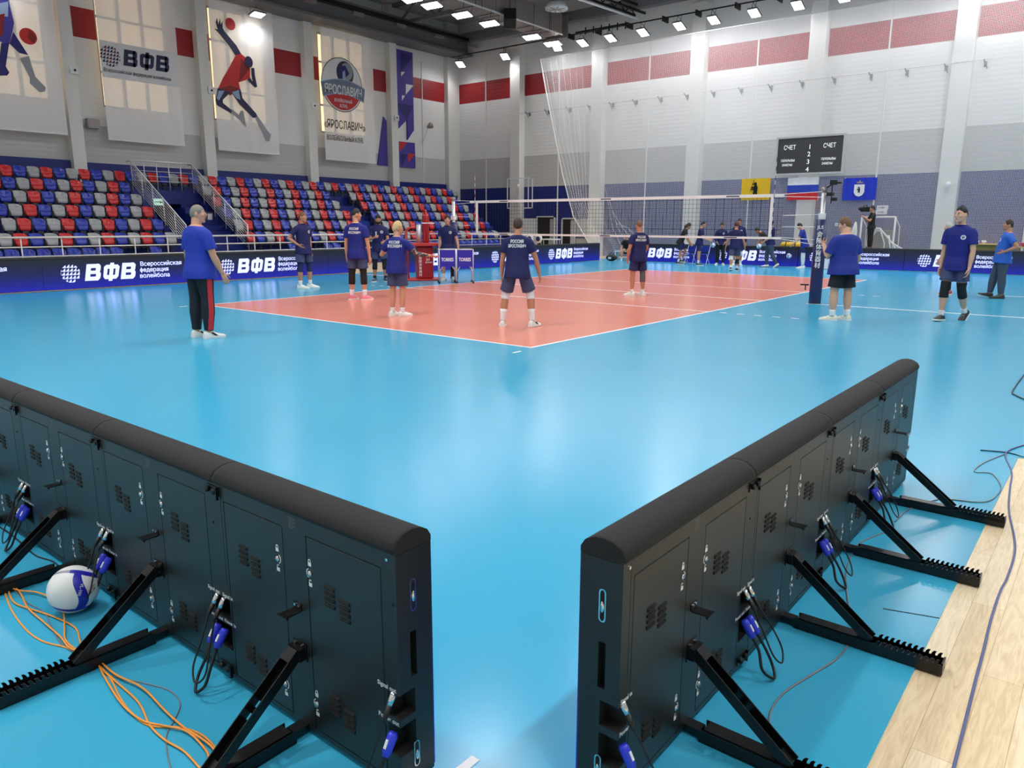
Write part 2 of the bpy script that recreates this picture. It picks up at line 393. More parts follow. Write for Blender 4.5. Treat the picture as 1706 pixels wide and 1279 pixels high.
ORD = ['first', 'second', 'third', 'fourth', 'fifth', 'sixth', 'seventh', 'eighth', 'ninth', 'tenth', 'eleventh', 'twelfth', 'thirteenth', 'fourteenth', 'fifteenth', 'sixteenth', 'seventeenth', 'eighteenth', 'nineteenth', 'twentieth', 'twenty-first', 'twenty-second', 'twenty-third', 'twenty-fourth', 'twenty-fifth', 'twenty-sixth']
for i, y in enumerate(A_Y):
    tilt = math.radians(20)
    put_lamp(lampA, (27.95, y, 11.36), (0, tilt, 0 if i > 2 else .35), 'bright floodlight on the back wall row, %s from the corner' % ORD[i], i == 0)
B_X = [25.75, 23.95, 20.65, 18.75, 16.8, 15.6, 13.2, 10.2, 7.2, 4.2, 1.2, -2.0, -4.5, -6.5, -8.5]
for i, x in enumerate(B_X):
    put_lamp(lampB, (x, 18.45, 11.0), (math.radians(14), 0, math.pi/2+.1), 'glowing three-cell floodlight below the roof duct, %s from the back wall' % ORD[i], i == 0)
for i, y in enumerate((-12, -7, -2, 3, 8, 13, 18, 23)):  # unseen lamps added to brighten the near wall that the cabinets reflect
    put_lamp(lampA, (-14.9, y, 11.36), (0, math.radians(14), 0), 'added unseen floodlight on the near wall row, %s from the right' % ORD[i], False)['group'] = 'floodlights along the near wall'
for i, x in enumerate((-11, -6, -1, 4, 9, 14, 19, 24)):  # row out of view, added for a brighter right wall behind the cabinets
    put_lamp(lampA, (x, -14.9, 11.36), (math.radians(-14), 0, math.pi/2), 'added unseen floodlight on the right wall row, %s from the near end' % ORD[i], False)['group'] = 'floodlights along the right wall'
lampC = make_lamp(1, .62, .42, 'bright floodlight at the top edge of the jumping player banner', 'floodlights along the left wall'); lampC.location = (14.1, 27.45, 11.5); lampC.rotation_euler = (math.radians(-14), 0, 0)
for i, x in enumerate((-3, 3.0)):  # two unseen lamps added to lighten the left wall and banners
    put_lamp(lampC, (x, 27.45, 11.5), (math.radians(-14), 0, 0), 'added unseen floodlight high on the left wall, %s from the near end' % ORD[i], False)
for i, x in enumerate((-8, -3, 2, 7, 12, 17, 22)):  # unseen row added to lift the light on the right side and wood
    put_lamp(lampE, (x, -9.0, 11.2), (math.radians(20), 0, 0), 'added unseen three-cell floodlight over the right side of the hall, %s from the near wall' % ORD[i], i == 0)
for i, (x, y) in enumerate(((-9, 6), (-9, 0), (-3, 4.5), (4, 4.5), (11, 4.5), (18, 4.5), (24, 10), (24, -2))):  # overhead lamps out of view, added to brighten the court floor
    put_lamp(lampD, (x, y, 12.6), (0, 0, 0), 'added unseen twin floodlight high over the court, %s of the middle run' % ORD[i], i == 0)
for r in bpy.data.objects:
    if r.name.startswith('floodlight') and r.type == 'EMPTY' and r.location.y == -9.0: r['group'] = 'added triple floodlights over the right side'

# ------------------------------------------------------------------ roof services
t = thing('roof_duct', 'large rectangular silver air duct under the dark roof, above the triple floodlights', 'duct')
d = MB().box(-14, 27.0, 18.75, 20.15, 11.75, 12.75); d.build('duct_body', GALV, t)
for k in range(0, 28): x = -13+k*1.5; MB().box(x-.02, x+.02, 18.71, 20.19, 11.71, 12.79).build('duct_flange', GALV, t)
MB().box(-14, 27, 18.70, 18.76, 11.70, 11.76).build('corner_strip', WHITEP, t)
h = MB()
for k in range(8): x = -12+k*5.4; h.tube([(x, 18.7, 11.7), (x, 18.7, 14)], .012, 5); h.tube([(x, 20.2, 11.7), (x, 20.2, 14)], .012, 5)
h.build('hanger_rods', BLACKSTEEL, t)
t = thing('air_diffuser', 'round white ceiling air diffuser hanging from a short silver pipe', 'vent', (23.65, 16.72, 12.0))
MB().tube([(0, 0, .25), (0, 0, 1.99)], .36, 20).build('supply_pipe', GALV, t, True)
MB().tube([(0, 0, -.02), (0, 0, .05), (0, 0, .28)], [.55, .55, .40], 24).build('flared_cone', WHITEP, t, True)
v = MB()
for k in range(8): a = k*math.pi/4; v.beam((.05*math.cos(a), .05*math.sin(a), -.04), (.5*math.cos(a), .5*math.sin(a), -.04), .08, .01)
v.build('swirl_vanes', GALV, t)
t = thing('folded_hoop_frame', 'black steel basketball hoop frame folded up under the roof, white pipe along it', 'frame')
b = MB()
for z, y in ((12.35, 14.9), (12.35, 15.5), (12.75, 15.2)): b.beam((18.5, y+.3, z), (28.2, y-.5, z), .1, .1)
for k in range(9):
    x = 19+k*1.05; b.beam((x, 15.2, 12.35), (x+.5, 15.1, 12.75), .05, .05); b.beam((x+.5, 15.1, 12.75), (x+1.0, 15.1, 12.35), .05, .05)
b.build('truss', BLACKSTEEL, t)
MB().tube([(17, 16.0, 12.2), (27.9, 14.6, 12.05)], .06, 8).build('white_pipe', WHITEP, t, True)
b = MB(); b.beam((27.2, 18.0, 11.75), (27.6, 15.0, 11.85), .08, .08)
for k in range(6): b.beam((27.25+.06*k, 17.4-.45*k, 11.6), (27.25+.06*k, 17.4-.45*k, 11.95), .05, .05)
b.build('winch_bar', BLACKSTEEL, t)
t = thing('hanging_speaker', 'black loudspeaker hanging from the end of the roof duct, grey face down', 'speaker', (22.25, 18.5, 11.35), math.radians(40))
MB().prism([(-.45, 0.1), (-.3, .62), (.3, .62), (.45, .1), (.12, -.25), (-.12, -.25)], -.3, .3, 'y').build('cabinet', BLACKSTEEL, t, bevel=.02)
MB().prism([(-.12, .02), (.1, .02), (.05, -.24), (-.04, -.24)], -.33, -.30, 'y').build('grille', mat('speaker_grille', (170, 160, 160), .5), t)
MB().tube([(0, 0, .6), (0, 0, 1.6)], .015, 6).build('hanging_cable', BLACKSTEEL, t)
t = thing('light_rail', 'thin dark conduit rail carrying the back wall floodlights', 'rail')
MB().tube([(28.16, -10, 11.95), (28.16, 28.0, 11.95)], .035, 6).build('conduit', BLACKSTEEL, t, True)
b = MB()
for y in A_Y[3:]: b.box(27.9, 28.5, y+.9, y+.96, 11.75, 12.0)
b.build('wall_clips', BLACKSTEEL, t)
t = thing('cable_tray', 'dark cable tray with hangers along the top of the left wall', 'tray')
MB().box(-14, 27.8, 26.2, 26.5, 12.55, 12.62).box(-14, 27.8, 26.2, 26.22, 12.6, 12.72).box(-14, 27.8, 26.48, 26.5, 12.6, 12.72).build('tray_channel', BLACKSTEEL, t)
b = MB()
for k in range(14): x = -12+3*k; b.box(x, x+.04, 26.3, 26.34, 12.6, 14.0); b.box(x+1, x+1.7, 26.25, 26.45, 12.35, 12.5)
b.build('hangers', GALV, t)

# ------------------------------------------------------------------ sports floor
t = thing('sports_floor', 'blue roll-out vinyl sports floor with a coral volleyball court marked in white', 'sports floor')
fl = MB().prism([(-9.2, -6.02), (-1.72, -6.02), (-1.72, -10.5), (27.2, -10.5), (27.2, 15.02), (-9.2, 15.02)], -0.006, 0, 'z'); fl.build('vinyl_mat', BLUEFLOOR, t)
MB().box(0, 18, 0, 9, 0, .0012).build('court_area', CORAL, t)
W_ = .05
def line(x0, x1, y0, y1): return MB().box(x0, x1, y0, y1, .0005, .0024).build('court_line', WHITE_LINE, t)
line(0, 18, 0, W_); line(0, 18, 9-W_, 9); line(0, W_, W_, 9-W_); line(18-W_, 18, W_, 9-W_)
for x in (6, 9, 12): line(x-W_/2, x+W_/2, W_, 9-W_)
line(9-.04, 9+.04, -10.4, -.95); line(9-.04, 9+.04, 9.9, 14.9)
for x in (6, 12):
    for k in range(5): line(x-W_/2, x+W_/2, -.35-.36*k, -.2-.36*k)
    for k in range(5): line(x-W_/2, x+W_/2, 9.2+.36*k, 9.35+.36*k)
for y in (-.06, 9.02): line(-.5, -.32, y-.02, y+.02)
line(-7.1, -6.83, -5.02, -4.985)
line(14.2, 14.25, -10.4, -3.6)
MB().beam((-4.9, -5.8, .0005), (-4.83, -6.02, .0005), .008, .002).build('seam_cut', DARKCAB, t)
for x in (-8.35, 20.6): MB().box(x, x+.004, -6.0, 15.0, 0, .0006).build('seam', mat('vinyl_seam', (42, 128, 172), .4), t)

# ------------------------------------------------------------------ grandstand
ROWY = lambda r: 22+.93*r
TRZ = lambda r: .65+.495*r
t = thing('grandstand', 'dark blue tiered grandstand along the left wall', 'grandstand')
VX0, VX1 = 6.72, 9.37
ENDX = {-1: 25.3, 0: 25.9, 1: 26.4, 2: 26.6, 3: 26.8, 4: 26.9, 5: 28.0}
for r in range(-1, 6):
    y0, y1, z = ROWY(r)-.55, ROWY(r)+.38, TRZ(r)
    yb = 28.1 if r == 5 else y1
    if r in (0, 1, 2, 3, 4):
        MB().box(-10, VX0, y0, y1, 0, z).build('tier', BLUEPAINT, t); MB().box(VX1, ENDX[r], y0, y1, 0, z).build('tier', BLUEPAINT, t)
    elif r == 5:
        m_ = MB().box(-10, VX0, y0, yb, 0, z); m_.box(VX1, ENDX[r], y0, yb, 0, z); m_.box(VX0, VX1, y0, yb, 2.55, z); m_.box(VX0, VX0+.75, y0, yb, 0, 2.55); m_.box(8.75, VX1, y0, yb, 0, 2.55); m_.box(VX0, VX1, yb-.1, yb, 0, 2.6)
        m_.build('tier', BLUEPAINT, t)
    else:
        MB().box(-10, ENDX[r], y0, y1, 0, z).build('tier', BLUEPAINT, t)
s_ = MB()
for k in range(9): s_.box(8.45, VX1, ROWY(0)-.55+.47*k, ROWY(5)-.55, TRZ(-1)+.2475*k, TRZ(-1)+.2475*(k+1))
s_.build('stair_flight', BLUEPAINT, t)
s_ = MB()
for k in range(5): s_.box(VX0, 8.45, ROWY(0)-.55+.47*k, ROWY(5)-.55, TRZ(-1)+.2475*k-.001, TRZ(-1)+.2475*(k+1)-.002)
s_.build('landing_steps', BLUEPAINT, t)
for r in range(0, 5): MB().box(16.6, 17.65, ROWY(r)-.8, ROWY(r)-.55, TRZ(r-1), TRZ(r-1)+.2475).build('aisle_step', mat('mid_blue_paint', (22, 50, 140), .5), t)
MB().box(-10, 5.3, 28.35, 28.48, 3.1, 4.3).box(5.9, 11.2, 28.35, 28.48, 3.1, 4.25).box(11.8, 17.15, 28.35, 28.48, 3.1, 4.25).box(17.75, 23.0, 28.35, 28.48, 3.1, 4.25).box(23.7, 27.9, 28.35, 28.48, 3.1, 4.25).build('rear_panel', BLUEPAINT, t)
MB().box(-10, 25.3, 20.45, 20.52, 0, .62).build('front_wall', BLUEPAINT, t)

# seats
def make_seat(m_, col):
    t = thing('stadium_seat', 'x', 'seat')
    def outline(w, h, r, z0):
        pts = [(-w/2+.02, z0), (w/2-.02, z0), (w/2, z0+.1)]
        pts += [(w/2-r+r*math.cos(a*math.pi/10), z0+h-r+r*math.sin(a*math.pi/10)) for a in range(0, 6)]
        pts += [(-w/2+r+r*math.cos(a*math.pi/10), z0+h-r+r*math.sin(a*math.pi/10)) for a in range(5, 11)]
        return pts+[(-w/2, z0+.1)]
    # curved back shell
    def shell(w, h, r, z0, yf, th, curve):
        o = outline(w, h, r, z0); cz = z0+h/2
        fr = [(x, yf+curve*(x/(w/2))**2*-1+1.15*max(0, z-(z0+h-.13)), z-.35*max(0, z-(z0+h-.13))) for x, z in o]
        bk = [(x*.96, y+th, z) for x, y, z in fr]; ctr = (0, yf+.02, cz); nn = len(fr)
        mb = MB(); vs = fr+[(x*.8, y-.012+.02*(1-abs(x)/(w/2)), cz+(z-cz)*.8) for x, y, z in fr]+[ctr]+bk+[(0, yf+th+.02, cz)]
        fs = [(i, (i+1) % nn, nn+(i+1) % nn, nn+i) for i in range(nn)]+[(nn+i, nn+(i+1) % nn, 2*nn) for i in range(nn)]
        b0 = 2*nn+1
        fs += [(i, b0+i, b0+(i+1) % nn, (i+1) % nn) for i in range(nn)]+[(b0+(i+1) % nn, b0+i, b0+nn) for i in range(nn)]
        return mb.add(vs, fs)
    shell(.41, .45, .13, .36, .05, .05, .05).build('backrest', m_, t, True)
    shell(.36, .30, .10, .34, -.04, .055, .03).build('folded_pan', m_, t, True)
    b = MB().box(-.09, .09, -.05, .06, .24, .36); b.box(-.03, .03, .0, .08, .0, .2); b.box(-.218, -.203, -.04, .08, .24, .54); b.box(.203, .218, -.04, .08, .24, .54); b.box(-.2, .2, .03, .07, .2, .25)
    b.build('bracket', SEATFRAME, t)
    return t
SEATS = {'grey': make_seat(SEATGREY, 'grey'), 'red': make_seat(SEATRED, 'red'), 'blue': make_seat(SEATBLUE, 'blue')}
SEQ = ['grey', 'red', 'blue']; used = set()
ROWN = {-1: 'lowest all-blue', 0: 'lower', 1: 'second', 2: 'third', 3: 'fourth', 4: 'fifth', 5: 'top'}
def seats(row, x0, start, cnt, where, skip=()):
    for k in range(cnt):
        if k in skip: continue
        c = 'blue' if row == -1 else SEQ[(SEQ.index(start)+k) % 3]
        nth = ORD[k] if k < len(ORD) else '%dth' % (k+1)
        loc = (x0+.463*k, ROWY(row)+.02, TRZ(row)-.02); lab = '%s seat, %s row, %s from left, %s' % (c, ROWN[row], nth, where)
        if c not in used: used.add(c); o = SEATS[c]; o.location = loc; o['label'] = lab
        else: o = dup(SEATS[c], loc, label=lab)
        o['group'] = 'folding seats, %s row %s' % (ROWN[row], where)
A1, A2, A3 = 'before the stair opening', 'between stair opening and far aisle', 'beyond the far aisle'
seats(0, .54, 'grey', 13, A1); seats(1, 1.01, 'grey', 12, A1); seats(2, 1.11, 'blue', 12, A1); seats(3, 1.61, 'blue', 11, A1); seats(4, 1.62, 'red', 11, A1)
seats(5, 2.34, 'red', 54, 'of the whole stand')
seats(4, 9.82, 'grey', 15, A2); seats(3, 9.71, 'red', 15, A2); seats(2, 9.6, 'blue', 15, A2); seats(1, 9.55, 'grey', 15, A2); seats(0, 9.5, 'red', 15, A2)
seats(4, 18.04, 'grey', 18, A3); seats(3, 18.0, 'red', 18, A3); seats(2, 17.87, 'blue', 18, A3); seats(1, 17.8, 'grey', 18, A3); seats(0, 17.9, 'blue', 17, A3)
seats(-1, -.07, 'blue', 12, A1, (9, 10)); seats(-1, 10.9, 'blue', 9, A2, (1, 2, 3, 6, 7)); seats(-1, 17.4, 'blue', 16, A3)

# railings
t = thing('front_railing', 'long stainless steel railing along the foot of the grandstand', 'railing')
MB().tube([(-3, 20.5, 1.28), (25.0, 20.5, 1.27)], .032, 8).build('top_rail', STEEL, t, True)
MB().tube([(-3, 20.5, .98), (25.0, 20.5, .97)], .022, 8).build('mid_rail', STEEL, t, True)
MB().tube([(-3, 20.5, .68), (25.0, 20.5, .68)], .022, 8).build('low_rail', STEEL, t, True)
for k in range(24): x = -1.86+1.172*k; MB().tube([(x, 20.5, 0.0), (x, 20.5, 1.27)], .02, 8).build('post', STEEL, t, True)
def guard(x, label, y0=22.0, y1=26.05, z0=1.66, z1=4.25):
    t = thing('stair_guard', label, 'railing')
    b = MB().tube([(x, y0, z0), (x, y1, z1), (x, y1+.35, z1)], .028, 8); b.build('handrail', STEEL, t, True)
    for k in range(1, 9):
        d = .115*k; MB().tube([(x, y0, z0-d), (x, y1, z1-d)], .012, 6).build('infill_bar', STEEL, t, True)
    for k in range(6):
        f = k/5; y = y0+(y1-y0)*f; z = z0+(z1-z0)*f; MB().tube([(x, y, z-1.2), (x, y, z)], .02, 8).build('post', STEEL, t, True)
guard(VX0, 'sloping steel guard rail on the left side of the stair opening')
guard(VX1, 'sloping steel guard rail on the right side of the stair opening')
t = thing('landing_guard', 'level steel guard rail above the dark stair opening', 'railing')
MB().tube([(VX0, 26.05, 4.28), (VX1, 26.05, 4.28)], .028, 8).build('handrail', STEEL, t, True)
for k in (1, 2, 3, 4): MB().tube([(VX0, 26.05, 4.28-.2*k), (VX1, 26.05, 4.28-.2*k)], .012, 6).build('infill_bar', STEEL, t, True)
for k in range(6): x = VX0+(VX1-VX0)*k/5; MB().tube([(x, 26.05, 3.12), (x, 26.05, 4.28)], .02, 8).build('post', STEEL, t, True)
t = thing('exit_sign', 'pale green lit exit sign on the left of the stair opening', 'sign', (7.7, 26.0, 2.62))
MB().box(-.22, .22, -.06, .0, -.14, .14).build('sign_box', mat('exit_green', (190, 232, 214), .4, emit=((190, 240, 215), .7)), t, bevel=.01)
MB().box(-.16, .16, -.065, -.06, -.02, .02).prism([(.05, .07), (.16, 0), (.05, -.07)], -.065, -.06, 'y').build('arrow', mat('exit_dark_green', (30, 140, 90), .5), t)
t = thing('notice_board', 'small grey notice with a white sheet on the stair side wall', 'sign', (9.05, 24.6, 2.0))
MB().box(-.3, .3, -.03, 0, -.2, .2).build('backing', mat('notice_grey', (96, 92, 98), .5), t); MB().box(.05, .25, -.035, -.03, -.12, .14).build('sheet', WHITEP, t)
# ------------------------------------------------------------------ banners on the left wall
def banner_mat():
    m, nt, b, out = nodes('translucent_banner_cloth')
    b.inputs['Base Color'].default_value = (*lin((240, 241, 243)), 1); b.inputs['Roughness'].default_value = 0.7
    tr = N(nt, 'ShaderNodeBsdfTranslucent'); tr.inputs['Color'].default_value = (.75, .75, .77, 1)
    tp = N(nt, 'ShaderNodeBsdfTransparent')
    m1 = N(nt, 'ShaderNodeMixShader'); m1.inputs[0].default_value = .12; m2 = N(nt, 'ShaderNodeMixShader'); m2.inputs[0].default_value = .13
    nt.links.new(b.outputs[0], m1.inputs[1]); nt.links.new(tr.outputs[0], m1.inputs[2]); nt.links.new(m1.outputs[0], m2.inputs[1]); nt.links.new(tp.outputs[0], m2.inputs[2]); nt.links.new(m2.outputs[0], out.inputs[0])
    return m
BANNER = banner_mat()
YBAN = 28.0
def banner(x0, x1, z0, z1, label):
    t = thing('wall_banner', label, 'banner', (0, 0, 0), 0, None)
    n_ = 24; rows = 10; mb = MB(); vs = []; fs = []
    for j in range(rows+1):
        for i in range(n_+1):
            x = x0+(x1-x0)*i/n_; z = z0+(z1-z0)*j/rows; vs.append((x, YBAN+.012*math.sin(i*1.3+j*.4)+.01*math.sin(j*1.7), z))
    fs = [(j*(n_+1)+i, j*(n_+1)+i+1, (j+1)*(n_+1)+i+1, (j+1)*(n_+1)+i) for j in range(rows) for i in range(n_)]
    mb.add(vs, fs).build('banner_cloth', BANNER, t, True)
    for z in (z0, z1): MB().tube([(x0, YBAN+.01, z), (x1, YBAN+.01, z)], .028, 8).build('hem_rod', WHITEP, t, True)
    return t
YP = YBAN-.03
def printed(t, name, col, poly, k=0): return MB().prism(poly, YP-.004-.0015*k, YP-.0015*k, 'y').build(name, PRINTS[col], t)
def disc(t, name, col, c, rx, rz, k=0, n_=32): return printed(t, name, col, [(c[0]+rx*math.cos(2*math.pi*i/n_), c[1]+rz*math.sin(2*math.pi*i/n_)) for i in range(n_)], k)
B1 = [('purple', [(3.02, 9.91), (3.61, 9.98), (3.7, 9.25), (3.6, 8.88), (3.45, 8.45), (3.34, 8.38), (2.87, 8.61)]), ('purple', [(3.0, 9.9), (3.62, 9.95), (3.55, 10.6), (3.3, 11.0), (2.9, 11.0)]), ('pale', [(3.1, 9.77), (3.59, 9.98), (3.52, 9.43), (3.05, 9.34)]), ('darkred', [(2.95, 9.32), (3.42, 9.52), (3.25, 8.68), (2.87, 8.67)]), ('indigo', [(3.45, 8.45), (3.63, 8.91), (4.06, 8.14), (3.75, 8.17)]), ('indigo', [(3.17, 8.43), (3.44, 8.46), (3.22, 7.6), (3.32, 7.39), (3.23, 7.27), (2.9, 7.22)]), ('grey', [(3.75, 7.98), (4.08, 8.12), (4.13, 7.79), (4.22, 7.36), (4.02, 7.3), (3.77, 7.9)]), ('grey', [(4.02, 7.33), (4.21, 7.38), (4.55, 7.01), (4.5, 6.86), (4.31, 6.8), (3.99, 7.1)])]
t = banner(1.7, 5.2, 5.27, 11.9, 'white banner at the left edge with a faceted player kicking a red ball')
for k, (c, p) in enumerate(B1): printed(t, 'player_facet', c, p, k)
disc(t, 'red_ball', 'red', (4.14, 8.84), .31, .3)
printed(t, 'ball_facet', 'darkred', [(4.2, 9.1), (4.43, 8.85), (4.3, 8.6), (4.1, 8.8)], 2)
t = banner(6.8, 10.2, 5.22, 11.95, 'white banner with the globe mark and three big navy letters, left of the jumping player')
MB().prism([(6.82, 7.75), (10.18, 7.75), (10.18, 9.2), (6.82, 9.2)], YP+.012, YP+.016, 'y').build('print_field', mat('banner_white_print', (224, 225, 228), .7), t)
def globe_tris(c, r, rows=6):
    """triangle facets of the ball mark, clipped to the circle"""
    out = []; h = 2*r/rows; N_ = 28
    circ = [(c[0]+r*math.cos(2*math.pi*k/N_), c[1]+r*math.sin(2*math.pi*k/N_)) for k in range(N_)]
    def clip(p):
        for (ax, az), (bx, bz) in zip(circ, circ[1:]+circ[:1]):
            side = lambda q: (bx-ax)*(q[1]-az)-(bz-az)*(q[0]-ax); o = []
            for u, v in zip(p, p[1:]+p[:1]):
                su, sv = side(u), side(v)
                if su >= 0: o.append(u)
                if su*sv < 0: t_ = su/(su-sv); o.append((u[0]+(v[0]-u[0])*t_, u[1]+(v[1]-u[1])*t_))
            p = o
            if len(p) < 3: return None
        return p
    for j in range(rows):
        z0 = c[1]-r+j*h
        for i in range(-rows, rows+1):
            x0 = c[0]+i*h*.95+j*h*.2-.9*h
            p = clip([(x0+.02*h, z0+.05*h), (x0+.92*h, z0+.05*h), (x0+.92*h, z0+.97*h)])
            if p and abs(sum(u[0]*v[1]-v[0]*u[1] for u, v in zip(p, p[1:]+p[:1])))/2 > .03*h*h: out.append(p)
    return out
def vfv_polys(x0, z0, W, H, sh=.14):
    """three heavy block letters VE-EF-VE as polygons, slanted"""
    o = []; lw = W*.30; gap = W*.05; st = H*.24
    def q(pts): o.append([(x+sh*(z-z0), z) for x, z in pts])
    def rect(a, b, c, d): q([(a, c), (b, c), (b, d), (a, d)])
    def ve(x):
        s2 = st*1.15
        rect(x, x+s2, z0, z0+H); rect(x+s2, x+lw*.86, z0, z0+st); rect(x+s2, x+lw*.80, z0+H-st, z0+H); rect(x+s2, x+lw*.80, z0+H*.5-st*.42, z0+H*.5+st*.42)
        q([(x+lw*.86, z0), (x+lw*.96, z0+H*.1), (x+lw, z0+H*.16), (x+lw, z0+H*.42), (x+lw*.92, z0+H*.52), (x+lw-s2, z0+H*.52), (x+lw-s2, z0)])
        q([(x+lw*.80, z0+H), (x+lw*.92, z0+H*.92), (x+lw*.95, z0+H*.84), (x+lw*.95, z0+H*.6), (x+lw*.9, z0+H*.5), (x+lw*.95-s2, z0+H*.5), (x+lw*.95-s2, z0+H)])
    ve(x0); x = x0+lw+gap; f = lw*1.06; s2 = st*.95
    rect(x+f/2-s2/2, x+f/2+s2/2, z0-H*.07, z0+H*1.04)
    q([(x+.02*f, z0+H*.2), (x+.14*f, z0+H*.05), (x+f*.5, z0+H*.05), (x+f*.5, z0+H*.05+st), (x+s2, z0+H*.05+st), (x+s2, z0+H*.92-st), (x+f*.5, z0+H*.92-st), (x+f*.5, z0+H*.92), (x+.14*f, z0+H*.92), (x+.0*f, z0+H*.8)])
    q([(x+.98*f, z0+H*.2), (x+.86*f, z0+H*.05), (x+f*.5, z0+H*.05), (x+f*.5, z0+H*.05+st), (x+f-s2, z0+H*.05+st), (x+f-s2, z0+H*.92-st), (x+f*.5, z0+H*.92-st), (x+f*.5, z0+H*.92), (x+.86*f, z0+H*.92), (x+1.0*f, z0+H*.8)])
    ve(x+f+gap)
    return o
m1, m2 = MB(), MB()
for i, p in enumerate(globe_tris((7.2, 8.62), .42)): (m1 if i % 3 else m2).prism(p, YP-.004, YP, 'y')
m1.build('globe_mark', PRINTS['navy'], t); m2.build('globe_mark', PRINTS['darkred'], t)
mb = MB()
for p in vfv_polys(7.72, 8.33, 1.95, .66): mb.prism(p, YP-.004, YP, 'y')
mb.build('lettering', PRINTS['navy'], t)
text('subtitle', 'Всероссийская федерация волейбола', .2, PRINTS['dark'], t, (6.86, YP-.004, 7.98), FACE_S, width=2.9, bold=.01, shear=.2)
B3 = [('navy', [(12.26, 11.1), (12.3, 10.8), (12.42, 11.12), (12.42, 10.83), (12.53, 11.01), (12.52, 10.71), (12.59, 10.59), (12.42, 10.45), (12.27, 10.47), (12.09, 10.6), (12.26, 10.59), (12.18, 10.88)]), ('navy', [(12.27, 10.47), (12.59, 10.59), (13.17, 10.06), (13.39, 9.73), (13.09, 9.58), (12.77, 9.99)]), ('red', [(13.1, 9.61), (13.39, 9.73), (13.66, 9.56), (13.83, 9.14), (13.79, 8.65), (13.16, 8.39), (13.22, 8.09), (12.67, 7.74), (12.06, 7.97), (12.33, 8.45), (12.69, 8.97)]), ('darkred', [(13.37, 9.55), (13.83, 9.11), (13.16, 8.39)]), ('darkred', [(12.06, 7.97), (12.74, 8.2), (13.22, 8.09), (12.67, 7.74)]), ('navy', [(13.89, 9.15), (14.06, 9.18), (14.07, 8.83), (14.16, 8.32), (14.03, 8.27), (13.64, 8.56), (13.77, 8.72), (13.92, 8.53), (13.88, 8.87)]), ('navy', [(12.02, 7.97), (12.68, 7.88), (12.25, 7.49), (12.24, 7.35), (12.69, 7.06), (12.64, 6.91), (11.92, 7.21), (11.88, 7.44)]), ('pale', [(12.05, 7.87), (12.37, 7.91), (12.05, 7.43), (11.94, 7.51)]), ('grey', [(12.7, 7.13), (13.04, 6.89), (13.18, 7.11), (13.3, 7.09), (13.41, 6.36), (13.22, 6.55), (12.68, 6.92)]), ('navy', [(12.72, 7.89), (13.22, 8.09), (13.31, 7.68), (14.0, 7.06), (14.08, 6.89), (13.82, 6.83), (13.12, 7.38)]), ('pale', [(12.76, 7.89), (13.13, 8.04), (13.18, 7.6), (12.98, 7.64)]), ('grey', [(13.92, 6.87), (14.09, 6.93), (14.56, 6.33), (14.77, 6.13), (14.65, 5.79), (14.48, 5.81), (14.34, 6.16)])]
t = banner(11.88, 15.25, 5.18, 11.88, 'white banner with a faceted player in red leaping at a red ball')
for k, (c, p) in enumerate(B3): printed(t, 'player_facet', c, p, k)
disc(t, 'red_ball', 'red', (12.93, 10.96), .26, .27); disc(t, 'player_head', 'navy', (13.77, 9.41), .22, .26, 13)
t = banner(18.15, 21.7, 5.15, 11.85, 'white club banner with a round volleyball emblem and two lines of black lettering')
disc(t, 'emblem_ring', 'dark', (19.44, 9.12), 1.40, 1.40); disc(t, 'emblem_field', 'white', (19.44, 9.12), 1.36, 1.36, 2)
lo = [(19.44+1.3*math.cos(a), 9.12+1.3*math.sin(a)) for a in [math.pi*(1.05+.9*i/20) for i in range(21)]]
printed(t, 'emblem_lower_half', 'red', lo, 4)
disc(t, 'emblem_ball', 'dark', (19.66, 9.75), .58, .62, 4); disc(t, 'ball_panel', 'grey', (19.78, 9.85), .4, .45, 6)
printed(t, 'ball_panel', 'indigo', [(19.2, 9.75), (19.35, 10.1), (19.7, 10.15), (19.95, 9.75), (19.5, 9.4)], 8); printed(t, 'ball_panel', 'pale', [(19.5, 9.8), (19.65, 9.9), (19.7, 9.3), (19.45, 9.3)], 9)
top = [(18.0+3.0*i/16, 9.08+.30*math.sin(math.pi*i/16)) for i in range(17)]; bot = [(18.1+2.8*i/16, 8.42+.28*math.sin(math.pi*i/16)) for i in range(17)]
printed(t, 'emblem_ribbon_edge', 'pale', [(x, z+.05) for x, z in top]+[(x, z-.05) for x, z in bot][::-1], 10)
printed(t, 'emblem_ribbon', 'steel', top+bot[::-1], 12)
text('ribbon_lettering', 'ЯРОСЛАВИЧ', .62, PRINTS['white'], t, (18.22, YP-.03, 8.62), FACE_S, width=2.55, bold=.02)
text('emblem_lettering', 'ВОЛЕЙБОЛЬНЫЙ', .22, PRINTS['white'], t, (18.85, YP-.03, 8.22), FACE_S, width=1.2, bold=.015)
text('emblem_lettering', 'КЛУБ', .24, PRINTS['white'], t, (19.2, YP-.03, 7.95), FACE_S, width=.5, bold=.015)
text('club_name', '«ЯРОСЛАВИЧ»', .6, PRINTS['black'], t, (18.1, YP-.004, 6.83), FACE_S, width=2.85, bold=.008)
text('club_subtitle', 'ВОЛЕЙБОЛЬНЫЙ КЛУБ', .36, PRINTS['black'], t, (18.25, YP-.004, 6.2), FACE_S, width=2.5, bold=.008)
